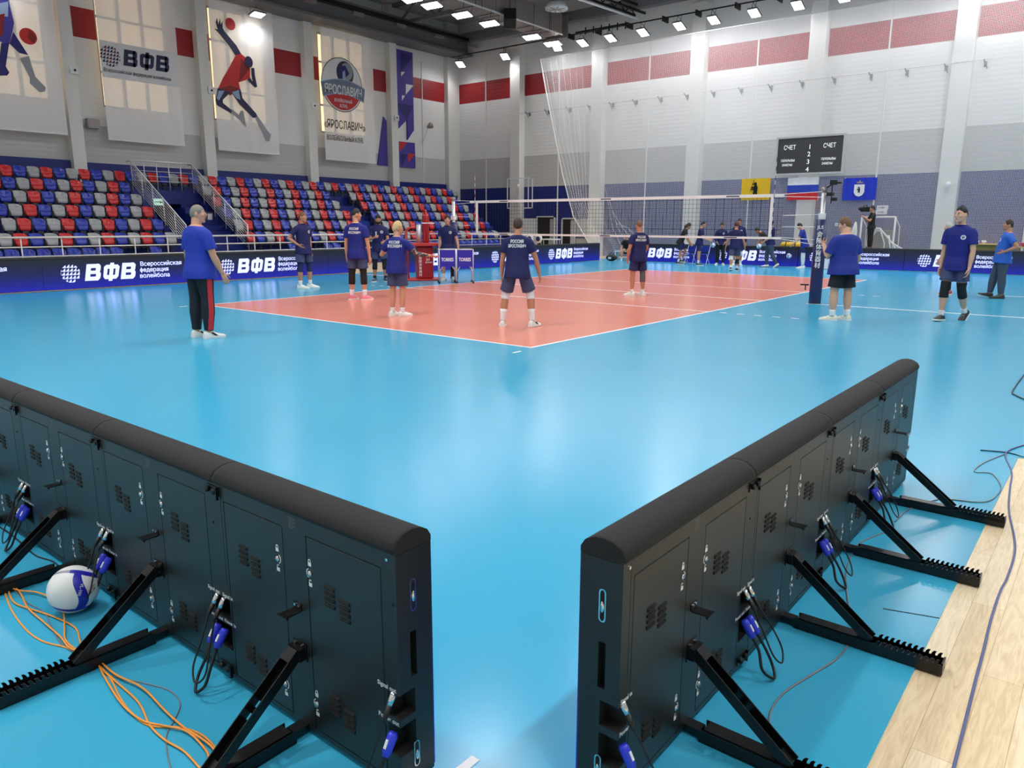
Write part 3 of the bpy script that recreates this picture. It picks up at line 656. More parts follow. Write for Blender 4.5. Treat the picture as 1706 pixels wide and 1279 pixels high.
B5 = [('purple', [(23.86, 11.78), (25.19, 11.76), (25.17, 7.35), (24.62, 6.73), (24.63, 7.91), (23.43, 6.93), (23.46, 10.81), (23.84, 11.2), (23.43, 11.3)]), ('purple', [(23.48, 6.59), (25.21, 6.6), (25.23, 5.11), (23.48, 5.11)]), ('indigo', [(24.21, 11.64), (25.18, 11.5), (24.17, 10.58)]), ('indigo', [(23.5, 8.77), (25.16, 8.75), (24.56, 7.9)]), ('white', [(24.21, 10.55), (24.54, 10.6), (24.22, 10.3)]), ('white', [(24.57, 9.92), (25.19, 9.92), (24.55, 9.32)]), ('white', [(24.22, 9.24), (24.49, 9.25), (24.23, 8.94)]), ('red', [(23.9, 6.58), (24.58, 6.59), (23.94, 6.02)]), ('red', [(24.59, 5.93), (25.19, 5.95), (24.6, 5.4)]), ('indigo', [(24.0, 5.9), (24.55, 5.85), (24.1, 5.2)])]
t = thing('wall_mural', 'purple wall graphic of sharp triangles with white and red pieces, by the corner', 'banner')
for k, (c, p) in enumerate(B5): MB().prism(p, 28.40-.002*k, 28.5, 'y').build('graphic_piece', PRINTS[c], t)
t = thing('wall_graphic', 'narrow dark purple wedge graphic left of the last wall column', 'banner')
MB().prism([(22.76, 7.88), (22.98, 7.65), (22.98, 5.12), (22.2, 5.12)], 28.42, 28.5, 'y').build('graphic_piece', PRINTS['purple'], t)
# small fittings on the left wall
for i, (x, z, where) in enumerate(((5.75, 7.85, 'first'), (11.75, 7.85, 'second'), (17.6, 7.85, 'third'), (23.45, 7.85, 'fourth'))):
    t = thing('column_sensor', 'small white sensor box on the %s wall column from the left' % where, 'sensor', (x, 28.1, z), 0, 'sensors on the left wall columns')
    MB().box(-.16, .16, -.08, 0, -.16, .16).build('sensor_case', WHITEP, t, bevel=.02); MB().ell((0, -.09, 0), (.05, .03, .05)).build('sensor_eye', PRINTS['black'], t, True); MB().tube([(-.5, -.02, 0), (-.16, -.02, 0)], .012, 5).build('conduit', WHITEP, t)
t = thing('wall_speaker', 'grey box speaker on the wall beside the lettered banner', 'speaker', (6.35, 28.45, 5.85)); MB().box(-.25, .25, -.25, 0, -.2, .2).build('case', FRAMEG, t, bevel=.02); MB().box(-.2, .2, -.26, -.25, -.15, .15).build('grille', GALV, t)
t = thing('wall_speaker', 'small grey horn speaker high between purple graphic and corner', 'speaker', (26.2, 28.45, 7.6)); MB().tube([(0, -.5, .1), (0, -.2, 0)], [.2, .08], 12).build('horn', GALV, t, True); MB().beam((0, -.25, 0), (-.3, 0, -1.0), .05, .05).build('bracket', WHITEP, t)

# ------------------------------------------------------------------ back wall furnishings
t = thing('scoreboard', 'dark grey electronic scoreboard high before the back wall, above the flags', 'scoreboard')
MB().box(26.32, 26.46, 3.527, 6.312, 3.994, 5.51).build('cabinet', mat('scoreboard_grey', (62, 62, 64), .5), t)
f = MB(); f.box(26.29, 26.47, 3.451, 6.388, 5.492, 5.567).box(26.29, 26.47, 3.451, 6.388, 3.919, 4.004).box(26.29, 26.47, 3.451, 3.527, 4.004, 5.492).box(26.29, 26.47, 6.312, 6.388, 4.004, 5.492); MB().beam((26.46, 5.4, 5.2), (28.5, 5.6, 5.4), .1, .1).build('support_arm', DARKSTEEL, t); MB().beam((26.46, 5.4, 4.3), (28.5, 5.6, 4.4), .1, .1).build('support_arm', DARKSTEEL, t); f.build('frame', mat('pale_grey_frame', (196, 196, 198), .4, .3), t)
for b_, y, z, s_, wd in (('СЧЕТ', 6.057, 5.018, 0.26, 0.52), ('СЧЕТ', 4.351, 5.018, 0.26, 0.52), ('1', 4.986, 4.999, 0.28, None), ('2', 5.005, 4.696, 0.28, None), ('3', 5.014, 4.373, 0.28, None), ('4', 5.024, 4.051, 0.28, None), ('ПЕРЕРЫВЫ', 6.142, 4.506, 0.14, 0.6), ('ЗАМЕНЫ', 6.085, 4.317, 0.14, 0.45), ('ПЕРЕРЫВЫ', 4.399, 4.506, 0.14, 0.6), ('ЗАМЕНЫ', 4.361, 4.317, 0.14, 0.45), ):
    text('lettering', b_, s_, mat('scoreboard_white', (235, 235, 235), .6, emit=((255, 255, 255), .35)), t, (26.315, y, z), FACE_W, width=wd, bold=.012)
def flag(label, y0, y1, z0, z1):
    t = thing('flag', label, 'flag', (0, 0, 0), 0)
    return t
def cloth(t, name, m_, y0, y1, z0, z1, X=28.22):
    mb = MB(); n_ = 20; vs = []; 
    for z in (z0, z1):
        for i in range(n_+1): vs.append((X+.015*math.sin(i*1.1), y0+(y1-y0)*i/n_, z))
    fs = [(i, i+1, n_+2+i, n_+1+i) for i in range(n_)]
    vs2 = [(x+.006, y, z) for x, y, z in vs]; k = len(vs)
    if name in ('cloth', 'white_stripe'):
        for y in (y0+.05, y1-.05): MB().tube([(X, y, z1-.03), (26.52, y, z1+.03)], .008, 5).build('tie_cord', NETBAND, t)
    return mb.add(vs+vs2, fs+[tuple(k+q for q in f)[::-1] for f in fs]).build(name, m_, t, True)
YEL = mat('flag_yellow', (232, 186, 30), .7); FBLUE = mat('flag_blue', (34, 64, 176), .7); FRED = mat('flag_red', (200, 36, 40), .7); FWHITE = mat('flag_white', (232, 232, 234), .7); FB2 = mat('emblem_flag_blue', (20, 50, 190), .7)
def bear(t, y, z, s_, X, m_):
    mb = MB()
    for (cy, cz, ry, rz) in ((0, 0, .13, .24), (.02, .28, .09, .09), (.12, .27, .06, .04), (-.06, -.28, .06, .14), (.08, -.28, .06, .14), (.16, .08, .1, .045), (.17, -.02, .09, .04)):
        mb.prism([(y-(cy+ry*math.cos(a))*-s_, z+(cz+rz*math.sin(a))*s_) for a in [2*math.pi*i/14 for i in range(14)]], X, X+.004, 'x')
    mb.beam((X, y+.30*s_, z-.1*s_), (X, y+.10*s_, z+.5*s_), .004, .03*s_)
    return mb.build('bear_emblem', m_, t)
t = flag('yellow flag with a black standing bear, left of the scoreboard', 0, 0, 0, 0); cloth(t, 'cloth', YEL, 6.577, 7.941, 2.877, 3.846, 26.42); bear(t, 7.254, 3.376, .8, 26.39, PRINTS['black'])
t = flag('white, blue and red tricolour flag under the scoreboard', 0, 0, 0, 0); cloth(t, 'white_stripe', FWHITE, 4.431, 5.78, 3.488, 3.811, 26.38); cloth(t, 'blue_stripe', FBLUE, 4.431, 5.78, 3.165, 3.488, 26.38); cloth(t, 'red_stripe', FRED, 4.431, 5.78, 2.842, 3.165, 26.38)
t = flag('blue flag with a crowned white shield, right of the tricolour', 0, 0, 0, 0); cloth(t, 'cloth', FB2, 2.062, 3.407, 2.793, 3.715, 26.42)
MB().prism([(2.532, 3.442), (2.946, 3.442), (2.946, 3.113), (2.871, 2.99), (2.739, 2.943), (2.608, 2.99), (2.532, 3.113)], 26.392, 26.40, 'x').build('shield', PRINTS['white'], t); bear(t, 2.739, 3.225, .32, 26.388, PRINTS['black'])
MB().prism([(2.626, 3.489), (2.852, 3.489), (2.871, 3.564), (2.796, 3.526), (2.739, 3.621), (2.683, 3.526), (2.608, 3.564)], 26.392, 26.40, 'x').build('crown', mat('crown_gold', (170, 150, 110), .5), t)
# hooks on a wire along the wall
t = thing('wall_wire', 'thin wire strung along the back wall through small hooks', 'wire'); MB().tube([(28.55, 24, 8.2), (28.45, -11, 8.3)], .008, 5).build('wire_strand', GALV, t)
for i, y in enumerate((22.41, 20.98, 19.45, 18.03, 16.62, 15.15, 13.65, 12.14, 10.71, 9.28, 7.82, 6.35, 4.91, 3.36, 1.92, .44, -.97, -2.4, -3.9)):
    t = thing('wire_hook', 'small dark hook holding the wall wire, %s from the corner' % ORD[i], 'hook', (28.5, y, 8.2), 0, 'hooks along the back wall wire')
    MB().beam((.45, .0, -.05), (0, 0, .05), .03, .03).beam((0, 0, .1), (.2, -.12, -.25), .03, .03).build('hook_arm', DARKSTEEL, t); MB().box(.42, .5, -.05, .05, -.12, .08).build('hook_plate', DARKSTEEL, t)
# wall doors
def door(i, y0, y1, z1, open_leaf):
    f = MB().box(28.9, 29.05, y0-.08, y0, 0, z1+.08).box(28.9, 29.05, y1, y1+.08, 0, z1+.08).box(28.9, 29.05, y0-.08, y1+.08, z1, z1+.08)
    o = struct(f.build('door_%d' % i, mat('door_frame_white', (206, 208, 212), .5)))
    MB().box(28.96, 29.0, y0, y1, 0, z1).build('painted_dark_interior', PRINTS['black'], o)  # black sheet on the wall, the shade inside the doorway as colour
    MB().box(28.93, 28.955, y0+.05, y0+.3, .1, z1-.1).build('inner_panel', FRAMEG, o)
    return o
d1 = door(1, 20.5, 21.75, 2.16, True)
lf = MB().beam((28.9, 21.85, 1.05), (28.15, 22.6, 1.05), .05, 2.1); l_ = lf.build('leaf', mat('door_grey', (176, 178, 182), .5), d1); MB().tube([(28.2, 22.4, 1.0), (28.12, 22.36, 1.0)], .02, 6).build('handle', CHROME, l_)
d2 = door(2, 19.0, 19.86, 2.05, False)
MB().box(28.9, 28.955, 19.02, 19.25, .05, 2.0).build('leaf', MATS['door_grey'], d2)
d3 = struct(MB().box(28.9, 29.0, 17.85, 18.87, 0, 2.05).build('door_3', MATS['door_grey'], None, bevel=.01)); MB().box(28.86, 28.9, 17.85, 18.87, .95, 1.05).build('push_bar', CHROME, d3)
# folded basketball board in front of the column
t = thing('hoop_board', 'clear basketball backboard with a white frame mounted on the far column', 'backboard')
f = MB(); f.box(27.58, 27.62, 21.1, 23.03, 4.38, 4.44).box(27.58, 27.62, 21.1, 23.03, 2.66, 2.72)
for y in (21.1, 21.4, 22.98): f.box(27.58, 27.62, y, y+.05, 2.66, 4.44)
f.build('board_frame', WHITEP, t)
m, nt, b, out = nodes('clear_acrylic'); b.inputs['Transmission Weight'].default_value = 1.0; b.inputs['Roughness'].default_value = .02; b.inputs['IOR'].default_value = 1.05; b.inputs['Base Color'].default_value = (.97, .97, .97, 1)
MB().box(27.595, 27.605, 21.1, 23.03, 2.7, 4.4).build('acrylic_sheet', m, t); MB().beam((27.62, 22.2, 3.9), (28.55, 22.9, 4.1), .1, .1).beam((27.62, 22.2, 3.1), (28.55, 22.9, 3.1), .1, .1).build('mount_arm', WHITEP, t)
t = thing('security_camera', 'white dome camera on the right-hand wall column', 'camera', (28.45, -.25, 3.42)); MB().ell((-.08, 0, 0), (.12, .12, .12)).build('dome', WHITEP, t, True); MB().box(-.02, .05, -.06, .06, .03, .15).build('bracket', WHITEP, t)
for i, (y0, y1, z0, z1) in enumerate(((2.12, 2.58, 2.44, 2.62), (2.15, 2.6, 2.24, 2.42))):
    t = thing('wall_sign', '%s of two small white lit signs on the blue wall by the goal' % ('upper', 'lower')[i], 'sign', (28.9, (y0+y1)/2, (z0+z1)/2), 0)
    MB().box(0, .1, -.23, .23, -.1, .1).build('sign_box', mat('white_sign_face', (230, 232, 232), .4), t, bevel=.01)
    MB().prism([(-.15, 0), (0, .05), (0, -.05)], -.006, 0, 'x').box(-.006, 0, 0, .15, -.02, .02).build('arrow', mat('sign_grey', (120, 130, 128), .5), t)
for i, y in enumerate((4.27, 4.08)):
    t = thing('wall_socket', '%s white wall socket on the blue back wall' % ('left', 'right')[i], 'socket', (28.96, y, 1.78)); MB().box(0, .04, -.07, .07, -.07, .07).build('plate', WHITEP, t, bevel=.01); MB().tube([(-.002, 0, 0), (.01, 0, 0)], .03, 10).build('socket_hole', FRAMEG, t)
# ------------------------------------------------------------------ hanging protective net
def netting_mat():
    m, nt, b, out = nodes('white_netting')
    geo = N(nt, 'ShaderNodeNewGeometry'); sp = N(nt, 'ShaderNodeSeparateXYZ'); nt.links.new(geo.outputs['Position'], sp.inputs['Vector'])
    fac = None
    for ax in ('Y', 'Z'):
        a = N(nt, 'ShaderNodeMath', operation='DIVIDE'); a.inputs[1].default_value = .045; nt.links.new(sp.outputs[ax], a.inputs[0])
        f = N(nt, 'ShaderNodeMath', operation='FRACT'); nt.links.new(a.outputs[0], f.inputs[0])
        l = N(nt, 'ShaderNodeMath', operation='LESS_THAN'); l.inputs[1].default_value = .17; nt.links.new(f.outputs[0], l.inputs[0])
        if fac is None: fac = l
        else:
            mx = N(nt, 'ShaderNodeMath', operation='MAXIMUM'); nt.links.new(fac.outputs[0], mx.inputs[0]); nt.links.new(l.outputs[0], mx.inputs[1]); fac = mx
    tp = N(nt, 'ShaderNodeBsdfTransparent'); ms = N(nt, 'ShaderNodeMixShader'); nt.links.new(fac.outputs[0], ms.inputs[0]); nt.links.new(tp.outputs[0], ms.inputs[1])
    df = N(nt, 'ShaderNodeBsdfDiffuse'); df.inputs['Color'].default_value = (.85, .85, .87, 1); tl = N(nt, 'ShaderNodeBsdfTranslucent'); tl.inputs['Color'].default_value = (.8, .8, .82, 1)
    m2 = N(nt, 'ShaderNodeMixShader'); m2.inputs[0].default_value = .3; nt.links.new(df.outputs[0], m2.inputs[1]); nt.links.new(tl.outputs[0], m2.inputs[2])
    nt.links.new(m2.outputs[0], ms.inputs[2]); nt.links.new(ms.outputs[0], out.inputs[0])
    return m
XNET = 26.5
t = thing('protective_net', 'tall white protective net hanging in front of the back wall, gathered at its left end', 'net')
edge = [(19.82, 10.57), (19.26, 8.29), (18.22, 4.45), (17.45, 2.19), (16.22, .53), (15.9, .05)]
mb = MB(); vs = []; zs = [.05, .53, 1.3, 2.19, 3.3, 4.45, 6.3, 8.29, 9.5, 10.55]; ny = 60
def eint(z):
    for (y1, z1), (y0, z0) in zip(edge, edge[1:]):
        if z0 <= z <= z1: return y0+(y1-y0)*(z-z0)/(z1-z0)
    return edge[0][0] if z > 1 else edge[-1][0]
for z in zs:
    ye = eint(z)
    for i in range(ny+1):
        y = ye+(-12-ye)*(i/ny)**1.3; vs.append((XNET+.10*math.sin(i*1.9)*max(0, 1-i/22), y, z))
mb.add(vs, [(j*(ny+1)+i, j*(ny+1)+i+1, (j+1)*(ny+1)+i+1, (j+1)*(ny+1)+i) for j in range(len(zs)-1) for i in range(ny)])
mb.build('netting', netting_mat(), t)['kind'] = 'stuff'
MB().tube([(XNET, y, z) for y, z in edge], .03, 6).build('edge_rope', NETBAND, t, True); MB().tube([(XNET, 19.82, 10.57), (XNET, -12, 10.57)], .025, 6).build('top_rope', NETBAND, t, True)
for k in range(7): MB().tube([(XNET-.02, 19.6-.42*k, 10.55), (XNET-.05, 18.6-.30*k, 6.5), (XNET-.05, 17.5-.15*k, 3.2), (XNET, 16.3-.08*k, .6)], .009, 5).build('gather_cord', NETBAND, t)
for k in range(4): MB().tube([(XNET-.03, 15.4-.25*k, 3.6-.6*k), (XNET-.03, 14.9-.3*k, 1.6), (XNET-.03, 14.3-.5*k, .6)], .008, 5).build('gather_cord', NETBAND, t)
# ------------------------------------------------------------------ LED perimeter boards
def screen_mat(name, strength):
    m, nt, b, out = nodes(name)
    tc = N(nt, 'ShaderNodeTexCoord'); sp = N(nt, 'ShaderNodeSeparateXYZ'); nt.links.new(tc.outputs['Object'], sp.inputs['Vector'])
    rp = N(nt, 'ShaderNodeValToRGB'); cr = rp.color_ramp
    cr.elements[0].position = .03; cr.elements[0].color = (*lin((16, 20, 182)), 1); cr.elements[1].position = .74; cr.elements[1].color = (*lin((15, 17, 34)), 1)
    e = cr.elements.new(.22); e.color = (*lin((14, 18, 140)), 1); e = cr.elements.new(.45); e.color = (*lin((14, 18, 84)), 1)
    nt.links.new(sp.outputs['Z'], rp.inputs['Fac']); nt.links.new(rp.outputs['Color'], b.inputs['Emission Color'])
    b.inputs['Emission Strength'].default_value = strength; b.inputs['Base Color'].default_value = (.01, .01, .015, 1); b.inputs['Roughness'].default_value = .45
    return m
SCREEN = screen_mat('led_screen_picture', .9)
LEDTXT = mat('led_white_picture', (200, 205, 255), .5, emit=((214, 214, 255), .85))
def far_board(loc, rz, L, label, contents, group):
    """a run of LED boards; local x along the reading direction, screen on the -y side"""
    t = thing('led_board', label, 'LED board', loc, rz, group)
    MB().box(0, L, .005, .15, .02, .80).build('housing', CAB, t)
    MB().box(.005, L-.005, 0, .005, .03, .80).build('screen', SCREEN, t)
    MB().prism([(0, .80), (.0, .82), (.03, .855), (.075, .865), (.12, .855), (.15, .82), (.15, .80)], 0, L, 'x').build('top_cushion', PAD, t)
    for x0, sc in contents:
        mb = MB()
        for p in globe_tris((x0+.27*sc, .43), .24, 5): mb.prism(p, -.003, 0, 'y')
        mb.build('globe_mark', LEDTXT, t)
        mb = MB()
        for p in vfv_polys(x0+.60*sc, .215, 1.30*sc, .44, .20): mb.prism(p, -.003, 0, 'y')
        mb.build('lettering', LEDTXT, t)
        for k, (s_, wd) in enumerate((('Всероссийская', 1.2), ('федерация', .82), ('волейбола', .86))):
            text('caption_line', s_, .165, LEDTXT, t, ((x0+(2.1-.02*k)*sc), -.003, .555-.165*k), FACE_S, width=wd*sc, bold=.02)
    return t
G1 = 'LED boards along the grandstand side'; G2 = 'LED boards across the far end'
for i, x in enumerate((-5.0, -.5, 4.0)):
    far_board((x-.4, 15.12, 0), 0, 4.5, 'long blue LED board by the grandstand, %s from the left' % ORD[i], [(.4, 1.0)], G1)
far_board((8.1, 15.12, 0), 0, 1.0, 'short blank dark blue LED board ending the grandstand run', [], G1)
for i, x in enumerate((10.6, 15.0, 18.95)):
    L = (4.4, 3.95, 4.6)[i]
    far_board((x, 13.8, 0), 0, L, 'blue LED board behind the referee stand side, %s toward the back wall' % ORD[i], [(.65 if i == 0 else .27, .98)], G1)
for i, y in enumerate((12.5, 8.42, 4.33, .25, -3.83)):
    far_board((24.2, y, 0), -math.pi/2, 4.07, 'blue LED board in front of the back wall, %s from the left gap' % ORD[i], [(.45, .93)], G2)
far_board((8.05+.62, -9.9, 0), 0, .6, 'dark', [], G1) if False else None

# near cabinets -----------------------------------------------------
LC = .96
def cab_mesh():
    mb = MB().box(0, LC, 0, .14, .02, .80)
    bevel_cut = MB()
    for x0, x1 in ((.062, .418), (.542, .898)): bevel_cut.box(x0, x1, -.02, .006, .037, .743)
    for x0, x1 in ((-.02, .052), (LC-.052, LC+.02)):
        bevel_cut.box(x0, x1, -.02, .065, .262, .345); bevel_cut.box(x0, x1, -.02, .065, .135, .238)
    bevel_cut.box(.0435, .0455, -.02, .004, .41, .79)
    for x0, x1 in ((-.02, .03), (LC-.03, LC+.02)): bevel_cut.box(x0, x1, .05, .075, .385, .535)
    return boolcut(mb, bevel_cut, 'housing', CAB)
HOUSING = cab_mesh()
def louvres(mb, cx, cz):
    for dx, dz in ((-.036, .012), (.036, -.012)):
        for k in range(4):
            z = cz+dz+.030-.020*k; x = cx+dx
            mb.box(x-.024, x+.024, -.0035, -.0005, z-.0055, z+.0055, 1)
            mb.add([(x-.026, -.0005, z+.008), (x+.026, -.0005, z+.008), (x+.024, -.0075, z+.001), (x-.024, -.0075, z+.001)], [(0, 1, 2, 3), (3, 2, 1, 0)], 0)
def padlock(mb, x, z, open_):
    mb.box(x-.008, x+.008, -.0012, 0, z-.010, z+.003)
    pts = [(x-.005, z+.003), (x-.005, z+.011), (x, z+.014), (x+.005, z+.011)]+([] if open_ else [(x+.005, z+.003)])
    for a, b in zip(pts, pts[1:]): mb.beam((a[0], -.0006, a[1]), (b[0], -.0006, b[1]), .0012, .0026, (0, 0, 1))
def make_cabinet():
    t = thing('led_cabinet', 'x', 'LED cabinet')
    h = link('housing', HOUSING, t)
    pad = MB().loft([[(x, y, z) for y, z in [(-.004, .800), (-.006, .816), (.010, .838), (.038, .853), (.070, .858), (.104, .853), (.132, .838), (.146, .816), (.146, .800)]] for x in (0.001, .02, .48, .94, LC-.001)]); pd = pad.build('top_cushion', PAD, t, True)
    for p_ in list(pd.data.polygons)[-2:]: p_.use_smooth = False
    MB().box(.002, LC-.002, .14, .146, .03, .80).build('screen', SCREEN, t)
    for side in (0, 1):
        x0, x1 = ((.065, .415), (.545, .895))[side]
        d = MB().box(x0, x1, -.0005, .005, .04, .74).build('door', CAB2, t, bevel=.002)
        for cz in (.553, .165):
            mb = MB(); louvres(mb, (x0+x1)/2-.03+.0*side if side == 0 else (x0+x1)/2-.03, cz); mb.build('vent', [CAB2, SLOT], d)
        lx = x1-.033 if side == 0 else x0+.012
        for cz in (.616, .140):
            lk = MB().tube([(lx, .001, cz), (lx, -.006, cz)], [.0105, .0095], 16); lk.tube([(lx, -.006, cz), (lx, -.0075, cz)], .0055, 10); lk.build('lock', CHROME, d, True)
            mk = MB(); padlock(mk, lx, cz+.036, False); padlock(mk, lx, cz-.036, True)
            sg = 1 if side == 0 else -1
            pts = [(lx+sg*(.017*math.cos(a)), cz+.017*math.sin(a)) for a in [(-1.1+2.2*k/6) for k in range(7)]]
            for a, b in zip(pts, pts[1:]): mk.beam((a[0], -.0009, a[1]), (b[0], -.0009, b[1]), .0012, .003, (0, 0, 1))
            mk.build('lock_marking', MARKW, d)
    # centre strip: hook bracket, label marks
    mb = MB().box(.458, .502, -.003, .0, .462, .488); mb.box(.458, .502, -.062, -.002, .460, .464); mb.box(.452, .508, -.066, -.058, .457, .463)
    for x in (.47, .49): mb.tube([(x, 0, .479), (x, -.007, .479)], .0042, 8, mi=1)
    mb.build('hook_bracket', [BRACE, CHROME], t)
    mb = MB()
    for k in range(6): mb.box(.455, .455+(.040, .034, .040, .028, .038, .02)[k], -.0008, 0, .784-.007*k, .7868-.007*k)
    mb.build('rating_marks', MARKG, t)
    for (x, z) in ((.925, .776), (.035, .776), (.925, .055), (.945, .64)): MB().tube([(x, .001, z), (x, -.002, z)], .005, 8).build('screw', CHROME if z > .7 else SLOT, t)
    # joining plates (at the right-hand end, shared with the next cabinet)
    for z in (.772, .05):
        p = MB().box(LC-.045, LC+.040, -.004, -.0003, z-.018, z+.018); p.box(LC+.036, LC+.040, -.014, -.004, z-.03, z+.018); p.build('joining_plate', BRACE, t)
        for x in (LC-.026, LC+.020): MB().tube([(x, -.004, z), (x, -.016, z), (x, -.018, z)], [.011, .011, .007], 12).build('knob', BLACKSTEEL, t, True)
    # lettering over the sockets
    for x, a in ((.866, 'out'), (.008, 'in')):
        text('socket_lettering', 'Signal '+a, .021, MARKW, t, (x, -.0008, .352), FACE_S, bold=.01); text('socket_lettering', 'Power '+a, .021, MARKW, t, (x, -.0008, .2435), FACE_S, bold=.01)
    # support: arm, toothed floor rail
    bx = .48
    mb = MB().box(bx-.032, bx+.032, -.028, .0, .288, .332); mb.box(bx-.036, bx+.036, -.004, 0, .28, .345)
    for x in (bx-.018, bx+.018): mb.tube([(x, -.004, .3375), (x, -.009, .3375)], .004, 8, mi=1)
    mb.tube([(bx-.036, -.02, .305), (bx+.036, -.02, .305)], .007, 8)
    mb.build('arm_mount', [BRACE, CHROME], t)
    a, b = V((bx, -.02, .318)), V((bx, -.365, .048)); mb = MB(); dr = (b-a).normalized(); nrm = dr.cross(V((1, 0, 0)))
    if nrm.z < 0: nrm = -nrm
    for sx in (-.024, .024): mb.beam(a+V((sx, 0, 0)), b+V((sx, 0, 0)), .004, .036, nrm)
    def webbeam(f0, f1): mb.beam(a+(b-a)*f0-nrm*.016, a+(b-a)*f1-nrm*.016, .048, .004, nrm)
    webbeam(0, .42); webbeam(.47, .52); webbeam(.57, 1.0); mb.beam(a, a+dr*.045, .05, .038, nrm); mb.beam(b-dr*.05-nrm*.0, b, .05, .006, nrm)
    mb.build('support_arm', BRACE, t)
    mb = MB(); y0, y1 = -.06, -.635
    mb.box(bx-.034, bx+.034, y1, y0, .003, .008); mb.box(bx-.034, bx-.030, y1, y0, .003, .048); mb.box(bx+.030, bx+.034, y1, y0, .003, .048)
    mb.box(bx-.028, bx+.028, -.35, -.075, .012, .052); mb.box(bx-.022, bx+.022, y0, .0, .010, .036); mb.box(bx-.03, bx+.03, y1, y1+.006, .003, .055)
    mb.build('floor_rail', BRACE, t)
    for sx in (-.032, .032):
        mb = MB()
        for k in range(11):
            y = -.385-.0218*k
            mb.prism([(y, .046), (y-.015, .046), (y-.016, .058), (y-.020, .066), (y-.011, .066), (y-.004, .058)], bx+sx-.002, bx+sx+.002, 'x')
        mb.box(bx+sx-.002, bx+sx+.002, -.635, -.385, .03, .047); mb.build('tooth_row', BRACE, t)
    mb = MB()
    for k in range(10): y = -.40-.0218*k; mb.tube([(bx-.03, y, .03), (bx+.03, y, .03)], .004, 6)
    mb.build('rung_pins', mat('worn_steel', (70, 68, 74), .4, .6), t)['kind'] = 'stuff'
    return t
CABS = make_cabinet()
SXR, SXL = .955/LC, .982/LC
for k in range(4):
    lab = 'black LED cabinet in the right-hand row, %s' % ('nearest the gap', 'second from the gap', 'third from the gap', 'farthest at the row end')[k]
    if k == 0: o = CABS; o.location = (-6.733, -5.478, 0); o['label'] = lab; o.scale = (SXR, 1, 1)
    else: o = dup(CABS, (-6.733+.955*k, -5.478, 0), label=lab)
    o['group'] = 'LED cabinets of the right-hand row'
for k in range(6):
    dup(CABS, (-7.10, -4.94+.982*(k+1), 0), -math.pi/2, 'black LED cabinet in the left-hand row, %s' % ('nearest the gap', 'second from the gap', 'third from the gap', 'fourth from the gap', 'fifth from the gap', 'sixth from the gap')[k], 'LED cabinets of the left-hand row', (SXL, 1, 1))
def end_fittings(root, x, sg):
    """slotted latches and grip on an exposed end face"""
    for z, L in ((.652, .105), (.115, .09)):
        pts = arc((.065, z+L/2-.012), .012, 0, math.pi, 6)+arc((.065, z-L/2+.012), .012, math.pi, 2*math.pi, 6)
        inn = [(.065+(p[0]-.065)*.62, z+(p[1]-z)*.92) for p in pts]
        MB().prism(pts, x, x+sg*.002, 'x').build('latch_rim', CHROME, root); MB().prism(inn, x, x+sg*.0026, 'x').build('latch_slot', SLOT, root)
        MB().ell((x+sg*.003, .065, z-.004), (.004, .007, .018)).build('latch_pin', CHROME, root, True)
    MB().box(x-.0003, x+.0003, .003, .137, .795, .799).build('end_seam', SLOT, root)
for o in [o for o in bpy.data.objects if o.name.startswith('led_cabinet') and o['label'].endswith('nearest the gap')]:
    if 'right-hand' in o['label']: end_fittings(o, 0.0, -1)
    else: end_fittings(o, LC, 1)
# remove plates that would hang past an exposed row end
for o in list(bpy.data.objects):
    if o.name.startswith('led_cabinet') and (('left-hand' in o['label'] and 'nearest' in o['label']) or ('farthest' in o['label'])):
        for c in list(o.children):
            if c.name.startswith(('joining_plate', 'knob')): bpy.data.objects.remove(c)

# jumper leads between cabinets ------------------------------------
def lead(name, pts, r, m_, plug_r, pm, label, ends, root_loc, rz, group):
    """cable with plugs; pts in cabinet-joint coordinates (x along the row, y to the front)"""
    t = thing(name, label, 'cable', root_loc, rz, group)
    MB().tube(catmull(pts, 7), r, 8).build('cord', m_, t, True)
    for p, d in ends:
        p = V(p); d = V(d).normalized(); q = MB()
        if name == 'power_lead':
            q.tube([p-d*.012, p, p+d*.05, p+d*.062], [.013, .0165, .0150, .010], 12); pl = q.build('plug', pm, t, True)
            MB().beam(p+d*.006+V((0, -.0165, .004)), p+d*.034+V((0, -.0155, .004)), .009, .004).build('plug_tab', MARKW, pl)
        else:
            q.tube([p-d*.02, p, p+d*.02], [.011, .0105, .010], 12); pl = q.build('plug', CHROME, t, True)
            MB().tube([p+d*.019, p+d*.055, p+d*.07], [.0095, .0085, .005], 10).build('boot', RUBBER, pl, True)
    return t
WHERE = ('first', 'second', 'third', 'fourth')
def joint_leads(loc, rz, row, k, mir):
    dn = V((0, -.55, -.8))
    pw = [(-.025, -.048, .166), (-.018, -.075, .115), (-.035, -.10, .05), (0, -.135, .012), (.035*1.0, -.115, .04), (.032, -.085, .1), (.022, -.05, .16)]
    sg = [(-.024, -.048, .278), (-.016, -.085, .20), (-.01, -.13, .11), (.035, -.15, .07), (.075, -.13, .11), (.05, -.09, .2), (.020, -.048, .274)]
    lead('power_lead', pw, .0058, RUBBER, 0, PLUGBLUE, 'thick black power cable with two blue plugs at the %s joint of the %s row' % (WHERE[k], row), [((-.025, -.016, .216), dn), ((.022, -.016, .212), dn)], loc, rz, 'power jumper cables of the %s row' % row)
    lead('signal_lead', sg, .0036, RUBBER, 0, CHROME, 'thin black signal cable with two silver plugs at the %s joint of the %s row' % (WHERE[k], row), [((-.024, -.012, .334), dn), ((.020, -.012, .330), dn)], loc, rz, 'signal jumper cables of the %s row' % row)
for k in range(3): joint_leads((-6.733+.955*(k+1), -5.478, 0), 0, 'right-hand', k, 1)
